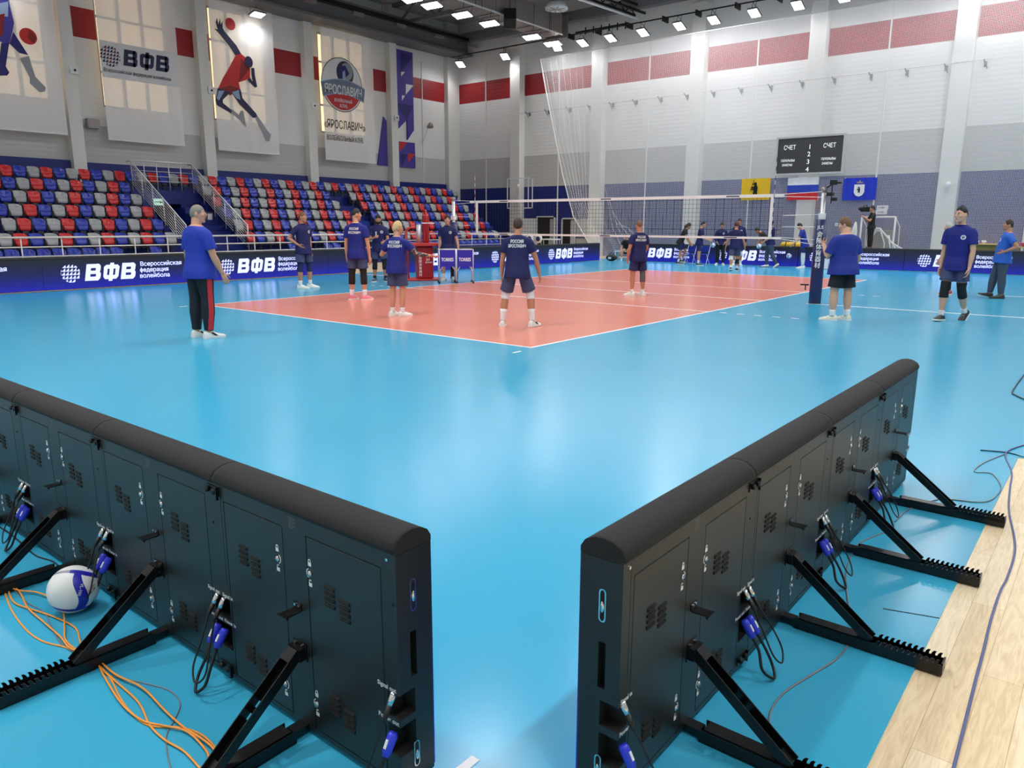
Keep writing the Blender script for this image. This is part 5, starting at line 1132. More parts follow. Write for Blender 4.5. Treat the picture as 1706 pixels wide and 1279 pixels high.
def hand(mb, w_, d, n_, H, curl, thumb, b=1.0):
    L = .105*H; d = d.normalized(); n_ = (n_-d*n_.dot(d)).normalized(); s = d.cross(n_).normalized()
    R = Matrix((s, n_, d)).transposed()
    mb.tube([w_-d*.02*H, w_+d*.06*L], [.0145*H*b, .0145*H*b], 10)
    mb.ell(w_+d*.27*L, (.205*L, .105*L, .33*L), 12, 8, R)
    for i, ln in zip((-1.5, -.5, .5, 1.5), ((.34, .42, .46, .40) if thumb > 0 else (.40, .46, .42, .34))):
        p = w_+d*.50*L+s*(i*.108*L); fan = s*(i*.07); dd = (d+fan).normalized(); pts = [p-dd*.08*L, p]; a = 0
        for k, f in enumerate((.45, .30, .25)):
            a += math.radians((24, 34, 26)[k])*curl; v = dd*math.cos(a)+n_*math.sin(a); pts.append(pts[-1]+v*ln*L*f)
        mb.tube(pts, [.050*L, .050*L, .047*L, .043*L, .033*L], 8); mb.ell(pts[-1], (.034*L,)*3, 8, 6)
    p = w_+d*.12*L+s*(thumb*.15*L); v1 = (d*.62+s*thumb*.72+n_*.28).normalized(); v2 = (d*.92+s*thumb*.25+n_*.35*curl).normalized()
    pts = [p, p+v1*.22*L, p+v1*.22*L+v2*.18*L, p+v1*.22*L+v2*.32*L]; mb.tube(pts, [.07*L, .062*L, .052*L, .04*L], 8); mb.ell(pts[-1], (.042*L,)*3, 8, 6)
PEOPLE = {}
def person(key, label, pos, heading, H, sk=SK1, hair=H_BR, hairs='short', b=1.0, lean=0, side=0, hy=0, hp=0, R=None, L=None, RL=None, LL=None, shirt=SH_BLUE, sleeve=.62, bottom=('shorts', ST_GREY, .80), knees=(), sock=(SOCK_W, 1.72), shoes=(SHOE_W, SOLE_W), back=None, emblem=None, belly=0.0, vox=.0085, hz=None, beard=None, extra=None, z0=0.0, group=None):
    hang = lambda s: ((s*.22, .02, -1), (s*.10, .16, -1), .7)
    R = R or hang(1); L = L or hang(-1); RL = RL or ((.06, 0, -1), (.03, -.03, -1), -12, 0); LL = LL or ((-.06, 0, -1), (-.03, -.03, -1), 12, 0)
    Rt = Matrix.Rotation(math.radians(-lean), 3, 'X') @ Matrix.Rotation(math.radians(side), 3, 'Y')
    Rh = Matrix.Rotation(math.radians(hy), 3, 'Z') @ Matrix.Rotation(math.radians(-hp-lean*.25), 3, 'X')
    legs = {}
    for s, q in ((1, RL), (-1, LL)):
        hip = V((s*.047*H, 0, 0)); k = hip+V(q[0]).normalized()*.245*H; a = k+V(q[1]).normalized()*.245*H; legs[s] = [hip, k, a, q[2], q[3]]
    if hz is None: hz = max(-legs[1][2].z, -legs[-1][2].z)+.042*H
    off = V((-(legs[1][2].x+legs[-1][2].x)/2, -(legs[1][2].y+legs[-1][2].y)/2-.03*H, hz))
    for s in legs:
        for i in range(3): legs[s][i] = legs[s][i]+off
    P = lambda x, y, t: Rt @ V((x*H, y*H, t*H))+off
    def legp(s, t):
        h, k, a = legs[s][:3]; return h.lerp(k, t) if t <= 1 else k.lerp(a, t-1)
    arms = {}
    for s, q in ((1, R), (-1, L)):
        sh = P(s*.099*b**.5, -.002, .243); e = sh+V(q[0]).normalized()*.165*H; w_ = e+V(q[1]).normalized()*.142*H; arms[s] = (sh, e, w_, q)
    def armp(s, t):
        sh, e, w_, _ = arms[s]; return sh.lerp(e, t) if t <= 1 else e.lerp(w_, t-1)
    def ring(t, hw, hd, yo, n_=20): return [P(hw*math.copysign(abs(math.cos(a))**.85, math.cos(a)), yo+hd*math.copysign(abs(math.sin(a))**.9, math.sin(a)), t) for a in [2*math.pi*k/n_ for k in range(n_)]]
    bod = MB()
    bod.loft([ring(t, hw*b, hd*b+belly*.5*math.exp(-((t-.08)/.07)**2), yo+belly*.5*math.exp(-((t-.08)/.07)**2)) for t, hw, hd, yo in TORSO])
    hb = P(0, -.002, .30); hc = P(0, .004, .305)+(Rt @ Matrix.Rotation(math.radians(-hp*.3), 3, 'X')) @ V((0, .012*H, .082*H))
    bod.tube([P(0, -.006, .27), hb, hc+Rh @ V((0, -.012*H, -.03*H))], [.040*H*b, .033*H*b, .031*H*b], 12)
    hq = lambda x, y, z: hc+Rh @ V((x*H, y*H, z*H))
    bod.ell(hc, (.0405*H, .051*H, .0615*H), 16, 12, Rh); bod.ell(hq(0, .014, -.030), (.033*H, .036*H, .037*H), 14, 10, Rh); bod.ell(hq(0, .034, -.056), (.017*H, .014*H, .012*H), 10, 8, Rh)
    bod.tube([hq(0, .045, .014), hq(0, .058, -.010), hq(0, .050, -.019)], [.006*H, .0085*H, .009*H], 8)
    for s in (1, -1):
        bod.ell(hq(s*.042, -.006, -.004), (.006*H, .012*H, .018*H), 10, 8, Rh); bod.ell(hq(s*.022, .034, -.012), (.014*H, .014*H, .014*H), 8, 6, Rh)
    for s in (1, -1):
        ts = [t for t, _ in ARMR]; bod.tube([armp(s, t) for t in ts], [r*H*b for _, r in ARMR], 12); bod.ell(armp(s, 0), (.033*H*b,)*3, 12, 8)
        sh, e, w_, q = arms[s]; d = (w_-e).normalized()
        if len(q) > 3: d = V(q[3])
        nrm = V(q[4]) if len(q) > 4 else V((-s, .25, 0))
        hand(bod, w_, d, nrm, H, q[2], s)
        bod.tube([legp(s, t) for t, _ in LEGR], [r*H*b**.6 for _, r in LEGR], 14)
        a, fy = legs[s][2], math.radians(legs[s][3]); f = V((-math.sin(fy), math.cos(fy), 0)); bod.ell(a+V((0, 0, -.008*H)), (.017*H, .017*H, .016*H))
    me = remesh(bod, vox, 'person', sk); o = link('person', me, None, (pos[0], pos[1], z0)); o.rotation_euler = (0, 0, math.radians(heading-90)); tag(o, label, 'person', group)
    # face
    for s in (1, -1):
        ey = MB().ell(hq(s*.0165, .0455, .004), (.0068*H, .0045*H, .0042*H), 10, 8, Rh, 0); ey.ell(hq(s*.0165, .0492, .004), (.003*H, .002*H, .0034*H), 8, 6, Rh, 1); ey.build('eye', [EYEW, EYED], o, True)
        MB().tube([hq(s*.009, .0515, .013), hq(s*.017, .0500, .0165), hq(s*.026, .043, .013)], [.0022*H, .0028*H, .0018*H], 6).build('eyebrow', hair, o, True)
    MB().tube([hq(-.013, .0455, -.034), hq(0, .0505, -.0345), hq(.013, .0455, -.034)], [.0018*H, .0034*H, .0018*H], 8).build('mouth', LIPS, o, True)
    if hairs:
        hb_ = {'fade': .26, 'quiff': .24, 'short': .10, 'messy': .08}.get(hairs, .05)
        thick, tall, nape = {'short': (1.07, 1.06, .62), 'buzz': (1.03, 1.01, .60), 'messy': (1.12, 1.14, .62), 'quiff': (1.06, 1.16, .55), 'long': (1.14, 1.10, 1.0), 'fade': (1.03, 1.10, .40)}[hairs]
        mb = MB(); nu, nv = 28, 20; vs = []; rr = random.Random(len(label))
        for j in range(nv+1):
            th_ = math.pi*j/nv
            for i in range(nu):
                a = 2*math.pi*i/nu; p = V((math.sin(th_)*math.cos(a), math.sin(th_)*math.sin(a), math.cos(th_)))
                thr = hb_+.50*max(0, p.y)**1.5+(nape+.1)*min(0, p.y)-.16*math.exp(-((p.y-.25)/.2)**2)
                thr += rr.uniform(-.05, .05)
                f_ = max(0, min(1, (p.z-thr)/.45)); k = .90 if p.z < thr else .995+(thick-.985)*f_**.7
                if k > .95: k += rr.uniform(-.010, .016)*(2.2 if hairs == 'messy' else 1)
                kz = k*(1+(tall-1)*max(0, p.z)**1.5) if k > .95 else k
                vs.append(hc+Rh @ V((p.x*.0425*H*k, p.y*.0525*H*k, p.z*.063*H*kz)))
        fs = [(j*nu+i, (j+1)*nu+i, (j+1)*nu+(i+1) % nu, j*nu+(i+1) % nu) for j in range(nv) for i in range(nu)]
        if hairs == 'long':
            mb.tube([hq(0, -.045, .02), hq(0, -.058, -.04), hq(0, -.05, -.10)], [.035*H, .036*H, .02*H], 10)
        mb.add(vs, fs).build('hair', hair, o, True)
    if beard:
        mb = MB().ell(hq(0, .018, -.042), (.034*H, .037*H, .030*H), 14, 10, Rh); mb.build('beard', beard, o, True)
    cv = max(.010, vox*1.2)
    # shirt
    g = .011; mb = MB()
    bl = lambda t: belly*.55*math.exp(-((t-.07)/.08)**2)
    hem = -.085 if bottom[0] != 'trousers' or belly else -.06
    rows = [(hem, .117, .097, .0), (-.03, .113, .090, -.002), (.03, .102, .074, -.003), (.10, .099, .069, .001), (.16, .101, .069, .001), (.22, .106, .069, 0), (.252, .103, .062, -.004), (.274, .094, .054, -.006), (.289, .070, .047, -.006), (.299, .044, .043, -.005)]
    mb.loft([ring(t, hw*b+(.2*bl(t)), hd*b+bl(t), yo+bl(t)) for t, hw, hd, yo in rows])
    for s in (1, -1):
        tt = [0, .2, .5, sleeve] if sleeve <= 1 else [0, .2, .5, .8, 1.0, 1.2, 1.5, sleeve]
        rs = [(lerp(ARMR, t)*b+(.005 if sleeve <= 1 else .006)+(.018*t if sleeve <= 1 else 0))*H for t in tt]
        mb.tube([armp(s, t) for t in tt], rs, 14); mb.ell(armp(s, 0), (.034*H*b,)*3, 12, 8)
    sme = remesh(mb, cv, 'shirt', shirt, 5); so = link('shirt', sme, o)
    MB().tube([P(.046*math.cos(a), -.005+.045*math.sin(a), .297+.004*math.sin(a)) for a in [2*math.pi*k/18 for k in range(19)]], .0052*H, 6).build('collar', shirt if not extra or 'collar' not in extra else extra['collar'], so, True)
    bv = BVHTree.FromPolygons([v.co for v in sme.vertices], [p.vertices[:] for p in sme.polygons])
    def project(name, src, m_, x, z, sgn):
        me2 = src.copy(); me2.materials.clear(); me2.materials.append(m_)
        for v in me2.vertices:
            org = P(x+v.co.x/H*(1 if sgn < 0 else -1), .35*sgn, z+v.co.y/H); d = Rt @ V((0, -sgn, 0)); hit = bv.ray_cast(org, d)
            v.co = (hit[0]-d*(.006+v.co.z)) if hit[0] else P(x, .07*sgn, z)
        return link(name, me2, so)
    if back:
        for k, (s_, wd) in enumerate(zip(back, (.22, .30))):
            tm = text_mesh(s_, .075, bold=.03, align='CENTER').copy(); xs = [v.co.x for v in tm.vertices]; f = wd/(max(xs)-min(xs))
            for v in tm.vertices: v.co.x *= f
            project('back_lettering', tm, MARKW, 0, .226-.040*k, -1)
    if emblem:
        for r_, m_, lift in ((.042, PRINTS['white'], 0), (.024, PRINTS['steel'], 0)):
            dm = MB().add([(r_*math.cos(a), r_*math.sin(a), 0) for a in [2*math.pi*k/20 for k in range(20)]]+[(0, 0, 0)], [(k, (k+1) % 20, 20) for k in range(20)]).mesh('emblem', m_)
            e_ = project('chest_emblem', dm, m_, -.05, .20, 1)
            if m_ is PRINTS['steel']:
                for v in e_.data.vertices: v.co += (Rt @ V((0, .003, 0)))
    # shorts or trousers
    kind, bm_, fr = bottom; mb = MB()
    mb.loft([ring(t, hw*b, hd*b, yo) for t, hw, hd, yo in ((-.075, .072, .062, -.004), (-.04, .090, .070, -.006), (0, .092, .069, -.005), (.04, .087, .062, -.003), (.06, .084, .060, 0))])
    end = fr if kind == 'shorts' else 1.93
    for s in (1, -1):
        tt = [t for t in (0, .2, .4, .6, .8, 1.0, 1.2, 1.4, 1.6, 1.8) if t < end-.05]+[end]
        if kind == 'shorts': rs = [(.053+.010*t)*H*b**.6 for t in tt]
        else: rs = [(lerp(LEGR, t)*b**.6+(.010 if t < 1 else .012))*H for t in tt]
        mb.tube([legp(s, t) for t in tt], rs, 16)
    bo = link(kind, remesh(mb, cv, kind, bm_, 4), o)
    if extra and 'stripe' in extra:
        s = 1; vs = []
        ms = bo.data; bv2 = BVHTree.FromPolygons([v.co for v in ms.vertices], [p.vertices[:] for p in ms.polygons]); n_ = 28; fs = []
        for k in range(n_+1):
            t = .12+1.78*k/n_; c_ = legp(s, t)
            for dy in (-.024, -.012, 0, .012, .024):
                hit = bv2.ray_cast(c_+V((.3, dy*H*.8-.006*H, 0)), V((-1, 0, 0))); p = hit[0] if hit[0] else c_+V((.05*H, dy*H, 0)); vs.append(p+V((.006, 0, 0)))
        fs = [(5*k+j, 5*k+j+1, 5*k+j+6, 5*k+j+5) for k in range(n_) for j in range(4)]
        MB().add(vs, fs).build('side_stripe', extra['stripe'], bo, True)
    for (s, m_, t0, t1) in knees:
        tt = [t0+(t1-t0)*k/6 for k in range(7)]; MB().tube([legp(s, t) for t in tt], [(lerp(LEGR, t)*b**.6+.004)*H for t in tt], 16).build('knee_sleeve', m_, o, True)
    for s in (1, -1):
        a, fy, fp = legs[s][2], math.radians(legs[s][3]), math.radians(legs[s][4])
        if kind == 'shorts' and sock: tt = [sock[1]+(1.99-sock[1])*k/4 for k in range(5)]; MB().tube([legp(s, t) for t in tt], [(lerp(LEGR, t)*b**.6+.003)*H for t in tt], 14).build('sock', sock[0], o, True)
        Rf = Matrix.Rotation(fy, 3, 'Z') @ Matrix.Rotation(-fp, 3, 'X')
        S = lambda x, y, z: a+Rf @ V((x*H*1.12, y*H*1.12, z*H*1.08-.042*H))
        st = [(-.040, .012, .034), (-.034, .021, .050), (-.010, .024, .055), (.020, .0255, .050), (.050, .028, .036), (.080, .0275, .027), (.100, .020, .022), (.110, .009, .016)]
        up_ = MB().loft([[S(hw*math.cos(q), y, .010+(h-.010)*max(0, math.sin(q))) for q in [math.pi*k/8 for k in range(9)]]+[S(-hw*.9, y, .006), S(hw*.9, y, .006)] for y, hw, h in st]); sho = up_.build('shoe', shoes[0], o, True)
        MB().loft([[S(hw*1.06*c_, y*1.03, z) for c_, z in ((1, 0), (1.04, .013), (-1.04, .013), (-1, 0))] for y, hw, h in st]).build('sole', shoes[1], sho)
        if len(shoes) > 2:
            for sd in (1, -1): MB().add([S(sd*.0262, .0, .040), S(sd*.0275, .03, .018), S(sd*.029, .05, .018), S(sd*.0262, .018, .044)], [(0, 1, 2, 3)]).build('shoe_flash', shoes[2], sho)
        MB().tube([S(.012, .012, .051), S(-.012, .018, .049), S(.012, .026, .046), S(-.013, .034, .042), S(.013, .042, .038)], .0018*H, 5).build('laces', shoes[1], sho)
    W = o.matrix_basis if False else (Matrix.Translation(o.location) @ Matrix.Rotation(math.radians(heading-90), 4, 'Z'))
    info = dict(obj=o, RH=W @ (arms[1][2]+(arms[1][2]-arms[1][1]).normalized()*.06*H), LH=W @ (arms[-1][2]+(arms[-1][2]-arms[-1][1]).normalized()*.06*H), head=W @ hc, RS=W @ arms[1][0], arms=arms, armp=armp, W=W)
    PEOPLE[key] = info
    return info
TXTB = ('РОССИЯ', 'ЯРОСЛАВИЧ')
# foreground and court group
p = person('coach', 'grey-haired man in a blue polo and dark trousers with a red stripe, standing left', (-2.42, 4.51), 6, 2.04, SK1, H_GR, 'buzz', 1.13, lean=1, hy=-42, hp=-2, belly=.030, vox=.008,
    R=((.26, .12, -1), (.14, .42, -1), .6), L=((-.28, .05, -1), (-.05, .25, -1), .7), RL=((.05, .03, -1), (.02, -.06, -1), -10, 0), LL=((-.08, -.02, -1), (-.02, -.05, -1), 6, 0), shirt=SH_POLO, sleeve=.72, bottom=('trousers', TR_BLACK, 2), shoes=(SHOE_W, SOLE_W, SHOE_A), extra={'stripe': mat('red_stripe_cloth', (206, 40, 48), .7)})
person('hip', 'player in navy shirt, hand on hip, white shoes, by the left boards', (4.15, 10.95), 275, 2.08, SK2, H_LB, 'short', .98, hy=22, vox=.009,
    R=((.62, -.35, -.85), (-.62, .62, -.62), .5), L=((-.2, -.1, -1), (-.05, -.05, -1), .6), RL=((.10, 0, -1), (.02, -.03, -1), 20, 0), LL=((-.13, .02, -1), (-.03, -.03, -1), 26, 0), shirt=SH_NAVY, emblem=True, bottom=('shorts', ST_GREY, .80), knees=((1, ST_NAVY, .78, 1.28), (-1, ST_NAVY, .78, 1.28)), sock=(SOCK_W, 1.75))
person('sleeves', 'tall player seen from behind with black leg sleeves and pink shoes', (3.03, 7.40), 27, 2.11, SK1, H_BK, 'fade', .96, hy=-45, vox=.009,
    R=((.20, .02, -1), (.06, .12, -1), .7), L=((-.16, .02, -1), (-.02, .10, -1), .7), RL=((.08, .02, -1), (.03, -.03, -1), -20, 0), LL=((-.08, -.02, -1), (-.03, -.03, -1), -8, 0), shirt=SH_BLUE, back=TXTB, knees=((1, KN_BLACK, .72, 1.48), (-1, KN_BLACK, .72, 1.48)), bottom=('shorts', ST_GREY, .78), shoes=(SHOE_P, SOLE_W))
p = person('blond', 'blond player seen from behind reaching one tattooed arm out to the right', (1.43, 4.32), 20, 1.80, SK1, H_BL, 'messy', 1.02, lean=4, hy=-45, hp=2, vox=.008,
    R=((.62, .35, -.75), (.85, .40, -.12), .25, (.9, .35, -.15), (0, .5, .9)), L=((-.62, .12, -.85), (-.30, .92, .12), .5), RL=((.04, .05, -1), (.0, -.10, -1), -28, 0), LL=((-.03, .0, -1), (.0, -.08, -1), -20, 0), shirt=SH_BLUE, back=TXTB, bottom=('shorts', ST_GREY, .86), sock=(SOCK_W, 1.80))
mt, nt, b_, out_ = nodes('tattoo_ink'); tc_ = N(nt, 'ShaderNodeTexCoord'); nz_ = N(nt, 'ShaderNodeTexVoronoi', Scale=26.0); nt.links.new(tc_.outputs['Object'], nz_.inputs['Vector']); lt_ = N(nt, 'ShaderNodeMath', operation='GREATER_THAN'); lt_.inputs[1].default_value = .50; nt.links.new(nz_.outputs['Distance'], lt_.inputs[0]); tp_ = N(nt, 'ShaderNodeBsdfTransparent'); mx_ = N(nt, 'ShaderNodeMixShader'); nt.links.new(lt_.outputs[0], mx_.inputs[0]); nt.links.new(tp_.outputs[0], mx_.inputs[1]); nt.links.new(b_.outputs[0], mx_.inputs[2]); nt.links.new(mx_.outputs[0], out_.inputs[0]); b_.inputs['Base Color'].default_value = (*lin((70, 74, 74)), 1)
tt = [.66+1.2*k/10 for k in range(11)]; MB().tube([p['armp'](1, t) for t in tt], [(lerp(ARMR, t)*1.02*1.80+.003) for t in tt], 16).build('arm_tattoo', mt, p['obj'], True)
p = person('bearded', 'bearded player facing the camera and looking down at a white phone', (7.05, 11.25), 222, 2.05, SK2, H_BK, 'short', 1.0, hy=8, hp=18, vox=.010, beard=H_BK,
    R=((.20, .22, -1), (-.50, .70, .22), .9), L=((-.22, .20, -1), (.20, .75, -.15), .9), RL=((.10, 0, -1), (.04, -.03, -1), -8, 0), LL=((-.10, 0, -1), (-.04, -.03, -1), 25, 0), shirt=SH_NAVY, emblem=True, knees=((1, KN_BLACK, .72, 1.42), (-1, KN_BLACK, .72, 1.42)), sock=(SOCK_K, 1.80), shoes=(SHOE_N, SOLE_W))
t = thing('smartphone', 'white phone held by the bearded player', 'phone', p['RH']+V((0, 0, .03)), math.radians(30)); MB().box(-.04, .04, -.005, .005, -.02, .12).build('phone_body', WHITEP, t, bevel=.003)
person('cartside', 'dark-haired player in navy shirt standing behind the two blue ball carts', (8.70, 9.95), 215, 2.03, SK1, H_BR, 'messy', .98, hy=10, vox=.010,
    R=((.16, .05, -1), (.02, .18, -1), .7), L=((-.30, .15, -1), (-.22, .35, -1), .5), RL=((.08, 0, -1), (.03, -.03, -1), -5, 0), LL=((-.10, .02, -1), (-.03, -.03, -1), 25, 0), shirt=SH_NAVY, emblem=True, bottom=('shorts', ST_NAVY, .80), knees=((-1, KN_BLACK, .8, 1.9),), shoes=(SHOE_C, SOLE_W))
person('centre', 'player seen from behind with white knee pads and long white socks, centre of the court', (1.72, 1.62), 34, 1.90, SK2, H_BR, 'short', 1.04, lean=6, hy=0, vox=.0075,
    R=((.42, .06, -1), (.22, .22, -1), .8), L=((-.22, .05, -1), (-.06, .20, -1), .8), RL=((.30, .12, -1), (.10, -.16, -1), -30, 0), LL=((-.26, .10, -1), (-.10, -.16, -1), 4, 0), shirt=SH_NAVY, sleeve=.60, back=TXTB, knees=((1, KN_WHITE, .86, 1.16), (-1, KN_WHITE, .86, 1.16)), bottom=('shorts', ST_GREY, .84), sock=(SOCK_W, 1.52), shoes=(SHOE_W, SOLE_W, SHOE_A))
person('setter', 'player seen from behind in white shoes with a grey knee sleeve, near the net', (8.20, 2.98), 60, 1.87, SK2, H_LB, 'fade', 1.0, hy=-12, vox=.009,
    R=((.22, .12, -1), (-.45, .85, -.35), .8), L=((-.30, -.05, -1), (.12, .50, -1), .9), RL=((.09, -.02, -1), (.02, -.05, -1), 12, 0), LL=((-.10, .06, -1), (-.03, -.04, -1), 28, 0), shirt=SH_NAVY, back=TXTB, knees=((1, KN_GREY, .85, 1.42),), bottom=('shorts', ST_NAVY, .82), sock=(SOCK_W, 1.82))
p = person('filming', 'heavyset man in blue tee and black shorts filming with a phone beside the padded post', (6.28, -2.40), 56, 1.90, SK3, H_LB, 'messy', 1.3, lean=2, hy=38, hp=8, belly=.02, vox=.0085,
    R=((.30, -.02, -1), (.10, .45, -1), .7), L=((-.30, .22, -1), (.10, .62, .72), .9), RL=((.10, -.02, -1), (.03, -.04, -1), 6, 0), LL=((-.12, .04, -1), (-.02, -.04, -1), 34, 0), shirt=SH_TEE, sleeve=.82, bottom=('shorts', ST_BLACK, .86), sock=(SOCK_W, 1.74), shoes=(SHOE_C, SOLE_W))
q_ = p['LH']; t = thing('smartphone', 'black phone held up by the man in black shorts', 'phone', q_+V((0, 0, .04)), math.radians(20)); MB().box(-.085, .085, -.006, .006, -.05, .06).build('phone_body', PRINTS['black'], t, bevel=.003); MB().tube([(-.06, -.008, .04), (-.06, -.005, .04)], .012, 10).build('phone_lens', CHROME, t)
w0 = p['armp'](-1, 1.78); w1 = p['armp'](-1, 1.86); MB().tube([w0, w1], [.036, .034], 14).build('wrist_watch', PRINTS['black'], p['obj'], True)
person('walker', 'tall dark-haired player in blue walking toward the camera with black knee sleeves', (7.60, -4.06), 168, 2.12, SK3, H_BK, 'quiff', .96, hy=-22, lean=3, vox=.008,
    R=((.14, -.10, -1), (.04, .10, -1), .8), L=((-.16, .10, -1), (.04, .14, -1), .8), RL=((.03, .24, -1), (.0, .02, -1), 0, -4), LL=((-.04, -.04, -1), (-.02, -.55, -1), -6, 38), shirt=SH_BLUE, sleeve=.66, emblem=True, knees=((1, KN_BLACK, .78, 1.34), (-1, KN_BLACK, .78, 1.34)), bottom=('shorts', ST_GREY, .74), sock=(SOCK_W, 1.80), shoes=(SHOE_K, SOLE_W))
person('silver', 'silver-haired person in dark blue bending behind the walking player', (13.75, -2.95), 104, 1.86, SK1, H_WH, 'short', 1.0, lean=10, hy=20, vox=.012,
    R=((.2, .25, -1), (0, .4, -1), .8), L=((-.2, .25, -1), (0, .4, -1), .8), RL=((.06, .10, -1), (.0, -.15, -1), 10, 0), LL=((-.06, .12, -1), (0, -.10, -1), 10, 0), shirt=SH_NAVY, sleeve=1.5, bottom=('trousers', BLACKC, 2), shoes=(SHOE_R, SOLE_W))
person('jeans', 'man in turquoise tee and grey jeans with hand on hip at the right edge', (13.40, -4.02), 104, 1.91, SK2, H_BR, 'short', 1.12, lean=-4, hy=-2, hp=-4, belly=.02, vox=.010,
    L=((-.32, -.60, -.72), (.30, .88, -.42), .4), R=((.3, -.35, -.8), (-.4, .7, -.5), .5), RL=((.05, .26, -1), (.0, .10, -1), 10, -14), LL=((-.06, -.03, -1), (0, -.06, -1), 8, 0), shirt=SH_TURQ, sleeve=.60, bottom=('trousers', JEANS, 2), shoes=(SHOE_B, SOLE_D), emblem=True)
# warm-up group in front of the far boards
GV = .012
person('longhair', 'long-haired player in a black top leaning forward, leftmost of the far group', (23.3, 9.28), -64, 1.93, SK2, H_BR, 'long', .98, lean=22, hp=14, vox=GV, R=((.2, .3, -1), (-.1, .5, -.8), .7), L=((-.2, .45, -1), (.1, .5, -.8), .7), RL=((.08, .05, -1), (.03, -.2, -1), 0, 0), LL=((-.08, .55, -1), (0, -.35, -1), 0, 0), shirt=BLACKC, sleeve=.3, bottom=('shorts', ST_NAVY, .80), shoes=(SHOE_K, SOLE_W))
person('holding', 'dark-haired player in navy facing right with hands forward, second of the far group', (22.75, 8.12), -62, 1.93, SK1, H_BK, 'short', 1.0, lean=6, hp=10, vox=GV, R=((.2, .2, -1), (-.1, .9, -.3), .7), L=((-.2, .3, -1), (.1, .9, -.2), .7), shirt=SH_NAVY, bottom=('shorts', ST_NAVY, .84), shoes=(SHOE_N, SOLE_W))
person('jacket', 'player in a navy long-sleeved top and black leggings looking down', (23.6, 7.55), 203, 1.88, SK1, H_BR, 'short', 1.0, hp=18, vox=GV, R=((.25, .2, -1), (-.35, .6, -.6), .7), L=((-.25, .2, -1), (.3, .6, -.6), .7), shirt=SH_NAVY, sleeve=1.85, emblem=True, bottom=('trousers', BLACKC, 2))
person('away', 'auburn-haired player walking away in grey shorts and a white knee pad', (19.9, 5.35), 22, 1.90, SK2, H_DR, 'short', 1.04, hy=10, hp=8, vox=GV, R=((.35, .05, -1), (.22, .3, -1), .7), L=((-.35, .0, -1), (-.2, .1, -1), .7), RL=((.04, .18, -1), (0, -.05, -1), -10, 0), LL=((-.06, -.2, -1), (0, -.35, -1), 5, 20), shirt=SH_NAVY, sleeve=.45, bottom=('shorts', ST_GREY, .90), knees=((-1, KN_WHITE, .95, 1.3), (1, KN_BLACK, 1.2, 1.6)), sock=(SOCK_W, 1.76), shoes=(SHOE_K, SOLE_W))
person('tallfar', 'tall player in a navy long-sleeved top standing behind the auburn-haired one', (23.7, 6.8), 202, 2.05, SK2, H_BR, 'short', 1.04, hp=8, hy=-15, vox=GV, shirt=SH_NAVY, sleeve=1.85, emblem=True, bottom=('shorts', ST_NAVY, .84), knees=((1, KN_WHITE, .95, 1.3), (-1, KN_WHITE, .95, 1.3)))
person('bending', 'person in black bending over behind the far boards', (25.2, 6.05), 108, 1.88, SK2, H_BK, 'short', 1.02, lean=42, hp=20, vox=GV, R=((.2, .35, -1), (0, .2, -1), .6), L=((-.2, .35, -1), (0, .2, -1), .6), shirt=BLACKC, bottom=('trousers', BLACKC, 2))
p = person('ballholder', 'player in navy and grey leggings walking left with a ball in his hand', (23.35, 5.2), 112, 2.02, SK2, H_BK, 'short', 1.0, hp=10, vox=GV, R=((.2, -.1, -1), (.0, .2, -1), .6), L=((-.2, .25, -1), (-.05, .7, -.55), .8), RL=((.04, .25, -1), (0, -.05, -1), 0, 0), LL=((-.06, -.15, -1), (0, -.5, -1), 0, 32), shirt=SH_NAVY, bottom=('trousers', JEANS, 2), shoes=(SHOE_W, SOLE_D))
ball(p['LH']+V((-.05, .05, -.10)), 'volleyball held by the player in grey leggings')
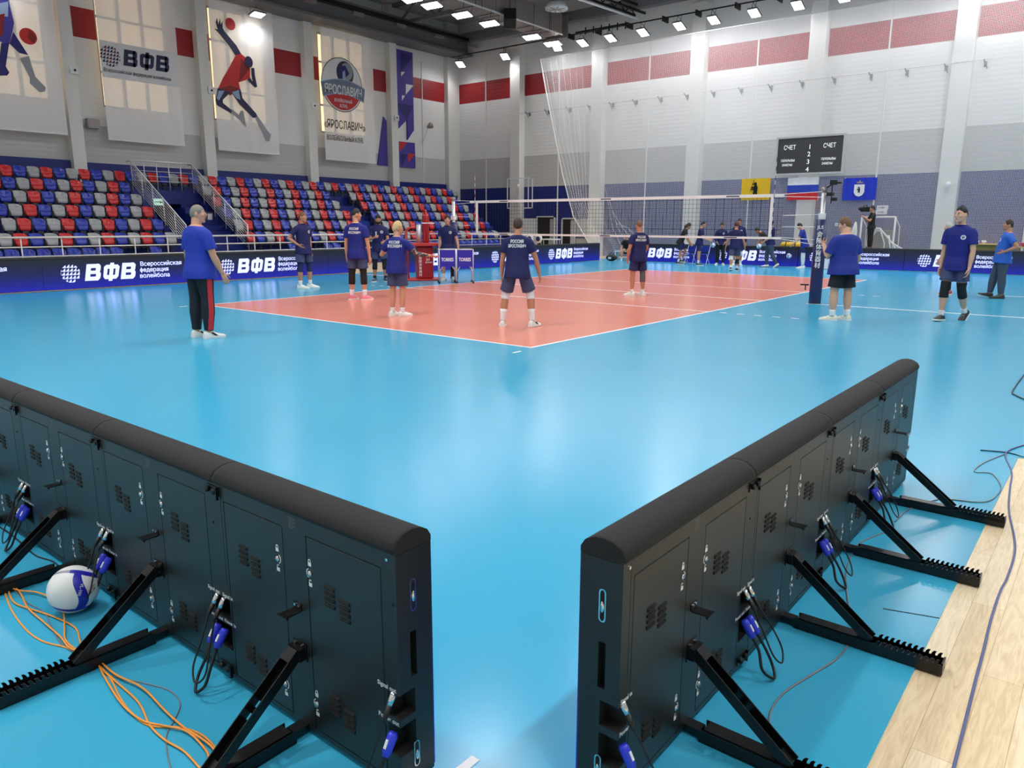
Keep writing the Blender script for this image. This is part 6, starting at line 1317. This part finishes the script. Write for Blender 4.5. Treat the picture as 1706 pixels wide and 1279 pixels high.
person('leggings', 'dark-haired man in blue tee and white leggings leaning over the yellow bag', (23.5, 3.95), 108, 1.90, SK1, H_BK, 'short', 1.0, lean=14, hp=24, vox=GV, R=((.2, .45, -1), (0, .6, -.6), .6), L=((-.2, .45, -1), (0, .6, -.6), .6), RL=((.07, .0, -1), (.02, -.05, -1), 0, 0), LL=((-.07, .06, -1), (-.02, -.05, -1), 0, 0), shirt=SH_TEE, bottom=('shorts', ST_NAVY, .80), knees=((1, KN_WHITE, .7, 1.95), (-1, KN_WHITE, .7, 1.95)), shoes=(SHOE_W, SOLE_W))
ball((21.9, 7.85, .78), 'volleyball in mid air before the navy long-sleeved player') if False else None
ball((23.4, 4.45, .49), 'volleyball bouncing in front of the far boards, left of the white leggings')
p = person('operator', 'camera operator in black filming from the bench platform by the goal', (25.7, 1.98), 118, 1.80, SK2, H_BK, 'messy', 1.0, hy=4, vox=GV, z0=.76, R=((.3, .4, -.9), (-.3, .6, .75), .8), L=((-.3, .5, -.8), (.25, .8, .6), .8), shirt=BLACKC, bottom=('trousers', BLACKC, 2), shoes=(SHOE_K, SOLE_D))
c_ = p['head']; t = thing('video_camera', 'black shoulder video camera of the camera operator', 'camera', c_+V((-.18, .24, -.02)), math.radians(162-90)); MB().box(-.07, .07, -.25, .2, -.1, .1).build('camera_body', PRINTS['black'], t, bevel=.02); MB().tube([(0, .2, .02), (0, .34, .02)], [.06, .07], 14).build('lens', BLACKSTEEL, t, True); MB().tube([(0, -.15, .1), (0, -.12, .17), (0, .08, .17), (0, .12, .1)], .014, 6).build('handle', BLACKSTEEL, t)
person('seated', 'person in a black top sitting low in the gap between the far boards', (24.5, 12.95), 200, 1.80, SK1, H_BK, 'short', .95, lean=22, hp=20, vox=GV, hz=.50, R=((.2, .4, -1), (0, .5, -.7), .6), L=((-.2, .4, -1), (0, .5, -.7), .6), RL=((.15, 1, -.1), (.02, .1, -1), 0, 0), LL=((-.15, 1, -.1), (-.02, .1, -1), 0, 0), shirt=BLACKC, bottom=('shorts', cloth_mat('beige_shorts', (190, 170, 140)), .7))
ball((23.3, 7.78, .87), 'volleyball tossed up beside the navy long-sleeved player')
